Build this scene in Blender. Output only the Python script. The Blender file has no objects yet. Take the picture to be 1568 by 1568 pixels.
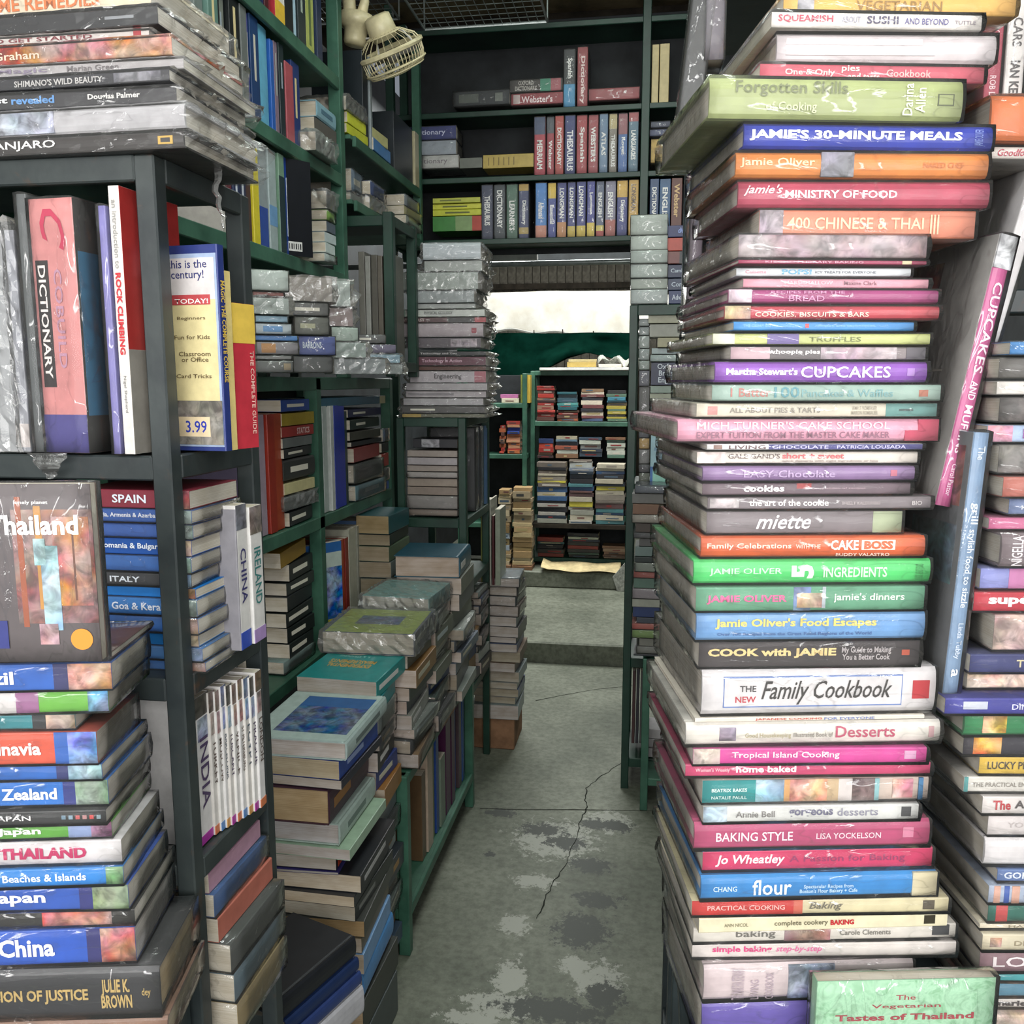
import bpy, math, random
from mathutils import Matrix, Vector, noise
random.seed(7)
sc = bpy.context.scene
COL = sc.collection
# ------------------------------------------------------------ camera
F = 1338.0; CX = CY = 784.0; VPX, VPY = 1000.0, 585.0; H = 1.5
TH = math.atan((CY - VPY) / F)
YAW = math.atan(((VPX - CX) / F) / (math.cos(TH) + (CY - VPY) / F * math.sin(TH)))
FW = Vector((-math.sin(YAW) * math.cos(TH), math.cos(YAW) * math.cos(TH), -math.sin(TH)))
RT = Vector((math.cos(YAW), math.sin(YAW), 0))
UP = RT.cross(FW)
cd = bpy.data.cameras.new('camera')
cam = bpy.data.objects.new('camera', cd); COL.objects.link(cam)
cd.sensor_fit = 'HORIZONTAL'; cd.sensor_width = 36.0; cd.lens = 36.0 * F / 1568.0
cd.clip_start = 0.02; cd.clip_end = 60
cam.matrix_world = Matrix.Translation((0, 0, H)) @ Matrix((RT, UP, -FW)).transposed().to_4x4()
sc.camera = cam
# ------------------------------------------------------------ light and exposure
sc.view_settings.view_transform = 'Standard'; sc.view_settings.look = 'None'
sc.view_settings.gamma = 1.0; sc.view_settings.use_curve_mapping = False
sc.view_settings.exposure = 0.25
w = bpy.data.worlds.new('world'); sc.world = w; w.use_nodes = True
w.node_tree.nodes['Background'].inputs[0].default_value = (0.80, 0.88, 1.0, 1)
w.node_tree.nodes['Background'].inputs[1].default_value = 0.22

def area(name, loc, rot, sx, sy, power, col=(1, 1, 1)):
    l = bpy.data.lights.new(name, 'AREA'); l.shape = 'RECTANGLE'; l.size = sx; l.size_y = sy
    l.energy = power; l.color = col
    o = bpy.data.objects.new(name, l); COL.objects.link(o); o.location = loc; o.rotation_euler = rot
    return o
# daylight entering through the open shop front behind the viewer
area('shopfront_daylight', (0.3, -1.7, 1.95), (math.radians(84), 0, 0), 4.4, 1.9, 148, (1.0, 0.985, 0.965))
# daylight falling through the open roof over the far passage
area('far_roof_daylight', (-0.6, 5.35, 3.05), (0, 0, 0), 1.6, 1.5, 120, (0.98, 1.0, 0.97))
# open yard behind the white tarpaulin
area('yard_daylight', (-0.65, 7.75, 2.1), (math.radians(-90), 0, 0), 2.0, .5, 26, (1.0, 1.0, 0.98))
# ceiling light over the aisle
area('aisle_roof_light', (-0.15, 2.0, 3.05), (0, 0, 0), 0.5, 1.6, 15, (0.90, 1.0, 0.92))
# fluorescent tubes over the entrance
area('entrance_tube_light', (-0.25, 0.25, 2.9), (0, 0, 0), 1.3, .07, 11, (0.95, 1.0, 0.97))
area('entrance_tube_light', (0.1, 0.9, 2.9), (0, 0, 0), .07, 1.2, 9, (0.95, 1.0, 0.97))

# ------------------------------------------------------------ geometry of the view -> world points
CAMP = Vector((0, 0, H))
def ray(px, py): return FW + RT * ((px - CX) / F) + UP * ((CY - py) / F)
def onY(px, py, Y): d = ray(px, py); return CAMP + d * (Y / d.y)
def onX(px, py, X): d = ray(px, py); return CAMP + d * (X / d.x)
def onZ(px, py, Z): d = ray(px, py); return CAMP + d * ((Z - H) / d.z)
def onP(px, py, P, n): d = ray(px, py); return CAMP + d * ((Vector(P) - CAMP).dot(n) / d.dot(n))

def yfor(z, px, P, yaw):
    a = math.radians(yaw); n = Vector((math.sin(a), -math.cos(a), 0)); lo, hi = -400.0, 2600.0
    for _ in range(40):
        m = (lo + hi) / 2
        if onP(px, m, P, n).z > z: lo = m
        else: hi = m
    return lo

def lin(h):
    if not isinstance(h, str): return tuple(h) + (1,)
    v = [int(h[i:i + 2], 16) / 255 for i in (0, 2, 4)]
    return tuple((c / 12.92 if c <= .04045 else ((c + .055) / 1.055) ** 2.4) for c in v) + (1,)

# ------------------------------------------------------------ materials
class NT:
    def __init__(s, name):
        s.m = bpy.data.materials.new(name); s.m.use_nodes = True
        s.t = s.m.node_tree; s.t.nodes.clear()
        s.out = s.n('ShaderNodeOutputMaterial')
    def n(s, typ, **kw):
        nd = s.t.nodes.new(typ)
        for k, v in kw.items():
            if k[0] == 'i' and k[1:].isdigit(): nd.inputs[int(k[1:])].default_value = v
            elif k[:3] == 'in_': nd.inputs[k[3:].replace('_', ' ')].default_value = v
            else: setattr(nd, k, v)
        return nd
    def l(s, a, b): s.t.links.new(a, b)
    def bsdf(s, rough=.5, spec=.5, **kw):
        b = s.n('ShaderNodeBsdfPrincipled'); b.inputs['Roughness'].default_value = rough
        b.inputs['Specular IOR Level'].default_value = spec
        s.l(b.outputs[0], s.out.inputs[0]); return b
    def mapped(s, scale, coord='Object'):
        tc = s.n('ShaderNodeTexCoord'); mp = s.n('ShaderNodeMapping'); mp.inputs['Scale'].default_value = scale
        s.l(tc.outputs[coord], mp.inputs[0]); return mp.outputs[0]
    def noise(s, vec, scale, detail=3, rough=.5, dist=0):
        n = s.n('ShaderNodeTexNoise'); n.inputs['Scale'].default_value = scale; n.inputs['Detail'].default_value = detail
        n.inputs['Roughness'].default_value = rough; n.inputs['Distortion'].default_value = dist
        s.l(vec, n.inputs['Vector']); return n.outputs['Fac']
    def ramp(s, fac, stops):
        r = s.n('ShaderNodeValToRGB'); e = r.color_ramp.elements
        while len(e) < len(stops): e.new(.5)
        for x, (p, c) in zip(e, stops): x.position = p; x.color = lin(c)
        s.l(fac, r.inputs[0]); return r.outputs[0]
    def mix(s, fac, a, b, mode='MIX'):
        m = s.n('ShaderNodeMix', data_type='RGBA', blend_type=mode)
        for v, i in ((fac, 0), (a, 6), (b, 7)):
            if isinstance(v, (int, float)): m.inputs[i].default_value = v
            elif isinstance(v, (tuple, str)): m.inputs[i].default_value = lin(v) if isinstance(v, str) else v
            else: s.l(v, m.inputs[i])
        return m.outputs[2]
    def bump(s, h, strength, dist, b):
        n = s.n('ShaderNodeBump'); n.inputs['Strength'].default_value = strength; n.inputs['Distance'].default_value = dist
        s.l(h, n.inputs['Height']); s.l(n.outputs[0], b.inputs['Normal'])

MT = {}
def build_materials():
    # printed card: colour of the object itself with faint handling wear
    k = NT('printed_card'); b = k.bsdf(.38, .45)
    oi = k.n('ShaderNodeObjectInfo'); v = k.mapped((1, 1, 1))
    wv = k.ramp(k.noise(v, 38, 4, .6), [(.3, 'cfcfcf'), (.65, 'ffffff')])
    k.l(k.mix(.55, oi.outputs['Color'], wv, 'MULTIPLY'), b.inputs['Base Color'])
    MT['card'] = k.m
    # ink: plain
    k = NT('printing_ink'); b = k.bsdf(.4, .4); oi = k.n('ShaderNodeObjectInfo')
    k.l(oi.outputs['Color'], b.inputs['Base Color']); MT['ink'] = k.m
    # picture print: blotches of several hues round the object colour
    k = NT('picture_print'); b = k.bsdf(.35, .45); oi = k.n('ShaderNodeObjectInfo')
    v0 = k.mapped((1, 1, 1)); ad = k.n('ShaderNodeVectorMath', operation='ADD'); k.l(v0, ad.inputs[0])
    rv = k.n('ShaderNodeCombineXYZ'); ml = k.n('ShaderNodeMath', operation='MULTIPLY', i1=37.0)
    k.l(oi.outputs['Random'], ml.inputs[0])
    for i in range(3): k.l(ml.outputs[0], rv.inputs[i])
    k.l(rv.outputs[0], ad.inputs[1]); v = ad.outputs[0]
    hs = k.n('ShaderNodeHueSaturation'); k.l(oi.outputs['Color'], hs.inputs['Color'])
    def rng(fac, lo, hi):
        r = k.n('ShaderNodeMapRange'); r.inputs[1].default_value = .34; r.inputs[2].default_value = .66; r.inputs[3].default_value = lo; r.inputs[4].default_value = hi
        k.l(fac, r.inputs[0]); return r.outputs[0]
    k.l(rng(k.noise(v, 30, 3, .5, .4), .455, .545), hs.inputs['Hue']); k.l(rng(k.noise(v, 52, 3, .55, .8), .45, 1.5), hs.inputs['Value']); k.l(rng(k.noise(v, 23, 2, .5), 1.1, .4), hs.inputs['Saturation'])
    k.l(hs.outputs[0], b.inputs['Base Color']); MT['photo'] = k.m
    k = NT('marbled_print'); b = k.bsdf(.35, .45); oi = k.n('ShaderNodeObjectInfo'); v = k.mapped((1, 1, 1))
    k.l(k.mix(.8, oi.outputs['Color'], k.ramp(k.noise(v, 40, 5, .62, 1.5), [(.34, 'b8d2bc'), (.5, 'ffffff'), (.66, 'ccd4cc')]), 'MULTIPLY'), b.inputs['Base Color']); MT['marble'] = k.m
    # page block: fine leaves across the thickness (object z)
    k = NT('page_edges'); b = k.bsdf(.85, .1); oi = k.n('ShaderNodeObjectInfo')
    st = k.noise(k.mapped((1.5, 1.5, 1900)), 1.0, 2, .6)
    so = k.noise(k.mapped((10, 10, 25)), 1.0, 3, .6)
    a = k.ramp(st, [(.32, 'c8c5be'), (.6, 'ffffff')]); d = k.ramp(so, [(.3, 'd8cfc0'), (.6, 'ffffff')])
    k.l(k.mix(.75, k.mix(.85, oi.outputs['Color'], a, 'MULTIPLY'), d, 'MULTIPLY'), b.inputs['Base Color'])
    k.bump(st, .35, .0006, b); MT['pages'] = k.m
    # clear shrink film
    def film(name, milky, base, rough, sc_, bs, ior=1.33, crease=.16, cw=.018, cs=.5):
        k = NT(name)
        tr = k.n('ShaderNodeBsdfTransparent'); tr.inputs[0].default_value = (.97, .97, .97, 1)
        gl = k.n('ShaderNodeBsdfAnisotropic' if False else 'ShaderNodeBsdfGlossy'); gl.inputs['Roughness'].default_value = rough
        df = k.n('ShaderNodeBsdfDiffuse'); df.inputs[0].default_value = (.82, .83, .80, 1)
        v = k.mapped(sc_)
        h = k.noise(v, 1.0, 4, .62, 1.2)
        bp = k.n('ShaderNodeBump'); bp.inputs['Strength'].default_value = bs; bp.inputs['Distance'].default_value = .004
        k.l(h, bp.inputs['Height']); k.l(bp.outputs[0], gl.inputs['Normal'])
        fr = k.n('ShaderNodeFresnel'); fr.inputs[0].default_value = ior; k.l(bp.outputs[0], fr.inputs['Normal'])
        # creases: thin folds of the film that catch more light
        mp = k.n('ShaderNodeMapping'); mp.inputs['Rotation'].default_value = (.5, .35, .3); mp.inputs['Scale'].default_value = tuple(c_ * cs for c_ in sc_); tc_ = k.n('ShaderNodeTexCoord'); k.l(tc_.outputs['Object'], mp.inputs[0])
        cn = k.noise(mp.outputs[0], 1.0, 2, .5, .8); su = k.n('ShaderNodeMath', operation='SUBTRACT', i1=.5); k.l(cn, su.inputs[0])
        ab = k.n('ShaderNodeMath', operation='ABSOLUTE'); k.l(su.outputs[0], ab.inputs[0])
        rg = k.n('ShaderNodeMapRange'); rg.inputs[1].default_value = 0; rg.inputs[2].default_value = cw; rg.inputs[3].default_value = crease; rg.inputs[4].default_value = 0; k.l(ab.outputs[0], rg.inputs[0])
        fa = k.n('ShaderNodeMath', operation='ADD'); k.l(fr.outputs[0], fa.inputs[0]); k.l(rg.outputs[0], fa.inputs[1]); fr = fa
        m1 = k.n('ShaderNodeMixShader'); m1.inputs[0].default_value = milky
        k.l(tr.outputs[0], m1.inputs[1]); k.l(df.outputs[0], m1.inputs[2])
        ad = k.n('ShaderNodeMath', operation='ADD', i1=base); k.l(fr.outputs[0], ad.inputs[0])
        m2 = k.n('ShaderNodeMixShader'); k.l(ad.outputs[0], m2.inputs[0])
        k.l(m1.outputs[0], m2.inputs[1]); k.l(gl.outputs[0], m2.inputs[2])
        k.l(m2.outputs[0], k.out.inputs[0]); return k.m
    MT['film'] = film('clear_shrink_film', .05, 0, .09, (20, 48, 62), .45, 1.22)
    MT['bag'] = film('crumpled_polythene', .10, .018, .05, (30, 30, 36), .5, 1.36)
    # painted steel
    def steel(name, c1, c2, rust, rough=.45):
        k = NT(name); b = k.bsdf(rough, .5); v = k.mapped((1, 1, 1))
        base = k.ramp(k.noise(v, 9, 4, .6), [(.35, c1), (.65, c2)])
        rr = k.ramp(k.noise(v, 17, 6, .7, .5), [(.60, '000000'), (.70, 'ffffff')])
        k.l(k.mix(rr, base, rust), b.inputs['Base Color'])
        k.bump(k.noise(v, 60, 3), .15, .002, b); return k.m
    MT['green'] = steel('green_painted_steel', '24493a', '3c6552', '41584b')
    MT['deep'] = steel('shaded_green_steel', '0f2b21', '1a3c2f', '22382e')  # same green paint, with the shade on the inner cases put into the colour
    MT['dark'] = steel('charcoal_painted_steel', '20282a', '323c3e', '3c3430')
    MT['post'] = steel('worn_charcoal_steel', '262d2f', '39403f', '4a3c32')
    # concrete
    k = NT('worn_concrete'); b = k.bsdf(.62, .35); v = k.mapped((1, 1, 1))
    c = k.ramp(k.noise(v, 2.3, 6, .62), [(.3, '565b4f'), (.5, '6b6f62'), (.7, '7d8173')])
    f = k.ramp(k.noise(v, 40, 5, .65), [(.35, 'a8a8a0'), (.6, 'ffffff')])
    c = k.mix(.6, c, f, 'MULTIPLY')
    sp = k.ramp(k.noise(v, 14, 6, .75), [(.64, '000000'), (.70, 'ffffff')])
    c = k.mix(sp, c, '5f6259')
    def wear(spots, scale, gain):
        acc = None
        for (px, py, w_, h_) in spots:
            q = onZ(px, py, 0); rx = abs(onZ(px + w_ / 2, py, 0).x - onZ(px - w_ / 2, py, 0).x) * .75; ry = abs(onZ(px, py - h_ / 2, 0).y - onZ(px, py + h_ / 2, 0).y) * .75
            tc = k.n('ShaderNodeTexCoord'); mp = k.n('ShaderNodeMapping', vector_type='TEXTURE'); mp.inputs['Location'].default_value = (q.x, q.y, 0); mp.inputs['Scale'].default_value = (rx, ry, 1)
            k.l(tc.outputs['Object'], mp.inputs[0]); g = k.n('ShaderNodeTexGradient', gradient_type='SPHERICAL'); k.l(mp.outputs[0], g.inputs[0])
            if acc is None: acc = g.outputs['Fac']
            else:
                m = k.n('ShaderNodeMath', operation='MAXIMUM'); k.l(acc, m.inputs[0]); k.l(g.outputs['Fac'], m.inputs[1]); acc = m.outputs[0]
        n1 = k.noise(v, scale, 9, .80, .2); ml = k.n('ShaderNodeMath', operation='MULTIPLY_ADD', i1=2.4, i2=gain); k.l(n1, ml.inputs[0])
        ad = k.n('ShaderNodeMath', operation='ADD'); k.l(acc, ad.inputs[0]); k.l(ml.outputs[0], ad.inputs[1])
        return k.ramp(ad.outputs[0], [(.80, '000000'), (.9, 'ffffff')])
    lt = wear([(788, 1416, 60, 40), (780, 1500, 60, 80), (770, 1540, 160, 50), (915, 1500, 90, 70), (820, 1350, 80, 26), (850, 1285, 150, 70), (930, 1258, 90, 40), (880, 1480, 60, 40), (720, 1560, 120, 30)], 30, -.85)
    c = k.mix(lt, c, '92948a')
    dkm = wear([(830, 1270, 90, 26), (868, 1290, 80, 30), (915, 1262, 70, 22), (905, 1325, 80, 30), (915, 1378, 90, 30), (890, 1425, 110, 70), (850, 1548, 230, 50), (925, 1525, 80, 60), (945, 1265, 60, 24), (768, 1245, 60, 16), (750, 1308, 30, 10)], 34, -.85)
    c = k.mix(dkm, c, '41443f')
    k.l(c, b.inputs['Base Color']); k.bump(k.noise(v, 55, 5, .6), .25, .003, b); MT['concrete'] = k.m
    def plain(name, hexc, rough=.6, spec=.4, nz=30, lo='c8c8c8', metal=0):
        k = NT(name); b = k.bsdf(rough, spec); b.inputs['Metallic'].default_value = metal
        v = k.mapped((1, 1, 1))
        k.l(k.mix(1.0, hexc, k.ramp(k.noise(v, nz, 5, .62), [(.3, lo), (.65, 'ffffff')]), 'MULTIPLY'), b.inputs['Base Color'])
        k.bump(k.noise(v, nz * 2, 3), .15, .002, b); MT[name] = k.m; return k.m
    plain('old_board_wall', '6e6a60', .8, .2, 12, '8a8a8a')
    plain('dark_panel', '24282a', .7, .3, 8, 'a0a0a0')
    plain('roof_board', '6b5e49', .8, .2, 6, '8a8a8a')
    plain('beam_wood', '3a342c', .8, .2, 10, '909090')
    plain('cream_plastic', 'd9cfa6', .4, .5, 20, 'd8d8d8')
    plain('grey_plastic', '7c7a74', .5, .4, 20)
    plain('wire_metal', '8f9794', .35, .6, 20, 'c8c8c8', .6)
    plain('white_board', 'dcdcd6', .6, .3, 10, 'd0d0d0')
    plain('light_stain', 'a9aba2', .8, .2, 60, 'a8a8a8')
    plain('dark_stain', '4a4d4a', .75, .2, 60, 'a8a8a8')
    plain('crack_shadow', '2e302b', .9, .1, 60)
    plain('wrapping_paper', 'd8c596', .7, .2, 14, 'c8c8c8')
    plain('carton', '8d6a50', .8, .2, 14, 'b8b8b8')
    plain('black_plastic', '1c1d1f', .4, .5, 14, 'b8b8b8')
    # tarpaulins: woven plastic, let some light through
    def tarp(name, c1, c2, trans):
        k = NT(name); v = k.mapped((1, 1, 1))
        c = k.ramp(k.noise(v, 5, 5, .65), [(.35, c1), (.6, c2)])
        d = k.n('ShaderNodeBsdfDiffuse'); t = k.n('ShaderNodeBsdfTranslucent'); m = k.n('ShaderNodeMixShader'); m.inputs[0].default_value = trans
        k.l(c, d.inputs[0]); k.l(c, t.inputs[0]); k.l(d.outputs[0], m.inputs[1]); k.l(t.outputs[0], m.inputs[2]); k.l(m.outputs[0], k.out.inputs[0])
        MT[name] = k.m
    tarp('white_tarpaulin', 'e4e0d6', 'f4f3ee', .35)
    tarp('green_tarpaulin', '031610', '07241c', .03)
build_materials()

# ------------------------------------------------------------ object helpers
def link(o, parent=None):
    COL.objects.link(o)
    if parent is not None: o.parent = parent
    return o
def mesh_obj(name, verts, faces, mat, parent=None, color=None, smooth=False, mats=None, fm=None):
    me = bpy.data.meshes.new(name); me.from_pydata([tuple(v) for v in verts], [], faces)
    for m in (mats or [mat]): me.materials.append(MT[m])
    if fm: me.polygons.foreach_set('material_index', fm)
    if smooth: me.polygons.foreach_set('use_smooth', [True] * len(me.polygons))
    me.update()
    o = bpy.data.objects.new(name, me)
    if color is not None: o.color = lin(color)
    return link(o, parent)
def empty(name, M):
    o = bpy.data.objects.new(name, None); o.empty_display_size = .05
    o.matrix_world = M; return link(o)
def tag(o, label, cat, group=None, kind=None):
    if label and len(label.split()) > 16: print('LONG', label)
    if label: o['label'] = label
    if cat: o['category'] = cat
    if group: o['group'] = group
    if kind: o['kind'] = kind
    return o
BOXF = [(0, 3, 2, 1), (4, 5, 6, 7), (0, 1, 5, 4), (1, 2, 6, 5), (2, 3, 7, 6), (3, 0, 4, 7)]
def boxv(x0, x1, y0, y1, z0, z1):
    return [(x0, y0, z0), (x1, y0, z0), (x1, y1, z0), (x0, y1, z0), (x0, y0, z1), (x1, y0, z1), (x1, y1, z1), (x0, y1, z1)]
def box(name, x0, x1, y0, y1, z0, z1, mat, parent=None, color=None, bev=0):
    if bev:
        b = bev; v = []; 
        # chamfered box: three rings per axis pair
        xs, ys, zs = (x0, x1), (y0, y1), (z0, z1); f = []
        idx = {}
        for i in (0, 1):
            for j in (0, 1):
                for k in (0, 1):
                    sx, sy, sz = (1, -1)[i], (1, -1)[j], (1, -1)[k]
                    for ax in range(3):
                        p = [xs[i] + sx * b, ys[j] + sy * b, zs[k] + sz * b]
                        p[ax] = (xs[i], ys[j], zs[k])[ax]
                        idx[i, j, k, ax] = len(v); v.append(p)
        def q(a): f.append(tuple(idx[t] for t in a))
        q([(0, 0, 0, 0), (0, 0, 1, 0), (0, 1, 1, 0), (0, 1, 0, 0)]); q([(1, 0, 0, 0), (1, 1, 0, 0), (1, 1, 1, 0), (1, 0, 1, 0)])
        q([(0, 0, 0, 1), (1, 0, 0, 1), (1, 0, 1, 1), (0, 0, 1, 1)]); q([(0, 1, 0, 1), (0, 1, 1, 1), (1, 1, 1, 1), (1, 1, 0, 1)])
        q([(0, 0, 0, 2), (0, 1, 0, 2), (1, 1, 0, 2), (1, 0, 0, 2)]); q([(0, 0, 1, 2), (1, 0, 1, 2), (1, 1, 1, 2), (0, 1, 1, 2)])
        for i in (0, 1):
            for j in (0, 1):
                q([(i, j, 0, 0), (i, j, 0, 1), (i, j, 1, 1), (i, j, 1, 0)]); q([(i, 0, j, 0), (i, 0, j, 2), (i, 1, j, 2), (i, 1, j, 0)])
                q([(0, i, j, 1), (0, i, j, 2), (1, i, j, 2), (1, i, j, 1)])
                for k in (0, 1): q([(i, j, k, 0), (i, j, k, 1), (i, j, k, 2)])
        o = mesh_obj(name, v, f, mat, parent, color)
        fix_normals(o.data); return o
    return mesh_obj(name, boxv(x0, x1, y0, y1, z0, z1), BOXF, mat, parent, color)
def fix_normals(me):
    import bmesh
    bm = bmesh.new(); bm.from_mesh(me); bmesh.ops.recalc_face_normals(bm, faces=bm.faces); bm.to_mesh(me); bm.free()
def tube(name, pts, r, mat, parent=None, seg=6, closed=False, color=None):
    v = []; f = []; n = len(pts); pts = [Vector(p) for p in pts]
    for i, p in enumerate(pts):
        a = pts[(i - 1) % n] if (closed or i > 0) else p; b = pts[(i + 1) % n] if (closed or i < n - 1) else p
        t = (b - a).normalized(); u = t.cross(Vector((0, 0, 1)))
        if u.length < 1e-3: u = t.cross(Vector((0, 1, 0)))
        u.normalize(); w_ = t.cross(u); rr = r[i] if isinstance(r, (list, tuple)) else r
        for k in range(seg):
            an = 2 * math.pi * k / seg; v.append(p + u * math.cos(an) * rr + w_ * math.sin(an) * rr)
    for i in range(n if closed else n - 1):
        for k in range(seg):
            a, b = i * seg + k, i * seg + (k + 1) % seg; c = ((i + 1) % n) * seg
            f.append((a, b, c + (k + 1) % seg, c + k))
    if not closed: f += [tuple(range(seg))[::-1], tuple((n - 1) * seg + k for k in range(seg))]
    return mesh_obj(name, v, f, mat, parent, color, smooth=seg > 6)
def lathe(name, prof, mat, parent=None, seg=24, M=None, color=None):
    v = []; f = []
    for r, z in prof:
        for k in range(seg):
            a = 2 * math.pi * k / seg; p = Vector((r * math.cos(a), r * math.sin(a), z)); v.append(M @ p if M else p)
    for i in range(len(prof) - 1):
        for k in range(seg): f.append((i * seg + k, i * seg + (k + 1) % seg, (i + 1) * seg + (k + 1) % seg, (i + 1) * seg + k))
    f += [tuple(range(seg))[::-1], tuple((len(prof) - 1) * seg + k for k in range(seg))]
    return mesh_obj(name, v, f, mat, parent, color, smooth=True)

# ------------------------------------------------------------ books
NAMED = dict(black='1d1d1f', charcoal='3c3c3e', grey='808080', silver='b4b6b8', white='f0f0ee', cream='e8deba', tan='b89a70', brown='6b4630',
             red='c0262c', maroon='6c1f2c', pink='e48aa5', magenta='c83c86', orange='e0772f', salmon='e09080', yellow='e6d23c', mustard='c09a34', olive='7b8038',
             green='3f9a4c', lime='9ccb4a', teal='2a8a8c', turquoise='5fc0bd', blue='2a62b8', navy='1c2a58', indigo='39349a', purple='7a4aa8', lavender='ab9cc8', mauve='98788c')
NAMED['sky blue'] = '6fb2de'; NAMED['dark green'] = '1f4a36'; NAMED['beige'] = 'cbb894'; NAMED['slate'] = '4c5a66'
def hx(h): return [int(h[i:i + 2], 16) for i in (0, 2, 4)]
def cname(h):
    a = hx(h); return min(NAMED, key=lambda k: sum((p - q) ** 2 for p, q in zip(a, hx(NAMED[k]))))
ORD = 'first second third fourth fifth sixth seventh eighth ninth tenth eleventh twelfth thirteenth fourteenth fifteenth sixteenth seventeenth eighteenth nineteenth twentieth'.split()
def ordw(i):
    if i == 0: return 'topmost'
    if i < 20: return ORD[i]
    t, r = divmod(i + 1, 10); base = {2: 'twenty', 3: 'thirty', 4: 'forty', 5: 'fifty'}[t]
    return (base + '-' + ORD[r - 1]) if r else {2: 'twentieth', 3: 'thirtieth', 4: 'fortieth', 5: 'fiftieth'}[t]

TEXTS = []
def put_text(parent, s, O, u, v, w, h, color, name='title', shear=0, bold=0, spacing=1.0):
    """lettering s fitted into a w x h box whose lower corner is O, along u and v (parent space)"""
    TEXTS.append((parent, s, Vector(O), Vector(u), Vector(v), w, h, color, name, shear, bold, spacing))
def flush_texts():
    tmp = []
    for t in TEXTS:
        c = bpy.data.curves.new('lettering', 'FONT'); c.body = t[1]; c.resolution_u = 2; c.shear = t[9]; c.offset = t[10]; c.space_character = t[11]; c.space_line = .9
        c.align_x = 'CENTER' if '\n' in t[1] else 'LEFT'
        o = bpy.data.objects.new('lettering', c); COL.objects.link(o); tmp.append(o)
    bpy.context.view_layer.update(); dg = bpy.context.evaluated_depsgraph_get()
    for o, t in zip(tmp, TEXTS):
        me = bpy.data.meshes.new_from_object(o.evaluated_get(dg)); c = o.data
        bpy.data.objects.remove(o); bpy.data.curves.remove(c)
        if not me.vertices: continue
        xs = [v.co.x for v in me.vertices]; ys = [v.co.y for v in me.vertices]
        x0, x1, y0, y1 = min(xs), max(xs), min(ys), max(ys)
        parent, s, O, u, vv, wd, ht, color, name = t[:9]
        for v in me.vertices:
            v.co = O + u * ((v.co.x - x0) / max(x1 - x0, 1e-6) * wd) + vv * ((v.co.y - y0) / max(y1 - y0, 1e-6) * ht)
        me.materials.clear(); me.materials.append(MT['ink']); me.name = name
        ob = bpy.data.objects.new(name, me); ob.color = lin(color); link(ob, parent)

def cover_mesh(L, T, W, t, hard):
    if hard: b = min(.0018, T * .08); out = [(W, 0), (.011, 0), (.007, .0011), (.003, 0), (0, T * .10), (-b * .8, T * .3), (-b, T * .5), (-b * .8, T * .7), (0, T * .90), (.003, T), (.007, T - .0011), (.011, T), (W, T)]
    else: r = min(.0016, T * .2); out = [(W, 0), (r, 0), (r * .3, r * .3), (0, r), (0, T - r), (r * .3, T - r * .3), (r, T), (W, T)]
    t = min(t, T * .3); inn = [(W, T - t), (t, T - t), (t, t), (W, t)]
    prof = out + inn; n = len(prof); v = []; f = []
    for x in (-L / 2, L / 2): v += [(x, y, z) for y, z in prof]
    for i in range(n): j = (i + 1) % n; f.append((i, j, n + j, n + i))
    f += [tuple(range(n))[::-1], tuple(range(n, 2 * n))]
    return v, f
def wrap_mesh(L, T, W, amp, flap, seed, off=.0009, step=.028, foot=False):
    nx = max(3, min(26, int(L / step))); ny = max(2, min(14, int(W / step))); nz = 2 if T < .03 and step > .016 else 4
    v = []; f = []; idx = {}
    def vid(i, j, k):
        key = (i, j, k)
        if key in idx: return idx[key]
        x = -L / 2 - off + (L + 2 * off) * i / nx; y = -.0022 - off + (W + .003 + 2 * off) * j / ny; z = .0001 + (T - .0002) * k / nz
        p = Vector((x, y, z)) * (31 if step > .016 else 70) + Vector((seed * 3.1, seed * 1.7, seed))
        nx_, ny_, nz_ = noise.noise(p), noise.noise(p + Vector((9, 0, 4))), noise.noise(p + Vector((3, 8, 1)))
        if i in (0, nx):
            bulge = 1 - abs(2 * k / nz - 1); s = -1 if i == 0 else 1
            x += s * (flap * (.25 + .75 * bulge) * (.55 + nx_) + abs(nx_) * amp)
        if j == 0: y -= abs(ny_) * amp * .8
        if j == ny: y += abs(ny_) * amp * 2 + .002
        if step < .016:
            j1, j2 = random.uniform(-1, 1), random.uniform(-1, 1)
            if j == 0: y -= abs(j1) * amp * .7
            if k == nz: z += (abs(j2) * .5 + abs(nz_)) * amp * (amp > .004)
            if i in (0, nx): x += (1 if i else -1) * abs(j1) * amp * 1.5
            if 0 < i < nx: x += j2 * step * .22
        if foot and i == nx: x = L / 2 + .0004
        idx[key] = len(v); v.append((x, y, z)); return idx[key]
    for i in range(nx):
        for j in range(ny):
            f.append((vid(i, j, 0), vid(i, j + 1, 0), vid(i + 1, j + 1, 0), vid(i + 1, j, 0)))
            f.append((vid(i, j, nz), vid(i + 1, j, nz), vid(i + 1, j + 1, nz), vid(i, j + 1, nz)))
    for i in range(nx):
        for k in range(nz):
            f.append((vid(i, 0, k), vid(i + 1, 0, k), vid(i + 1, 0, k + 1), vid(i, 0, k + 1)))
            f.append((vid(i, ny, k), vid(i, ny, k + 1), vid(i + 1, ny, k + 1), vid(i + 1, ny, k)))
    for j in range(ny):
        for k in range(nz):
            f.append((vid(0, j, k), vid(0, j, k + 1), vid(0, j + 1, k + 1), vid(0, j + 1, k)))
            f.append((vid(nx, j, k), vid(nx, j + 1, k), vid(nx, j + 1, k + 1), vid(nx, j, k + 1)))
    return v, f
NB = [0]
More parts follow.
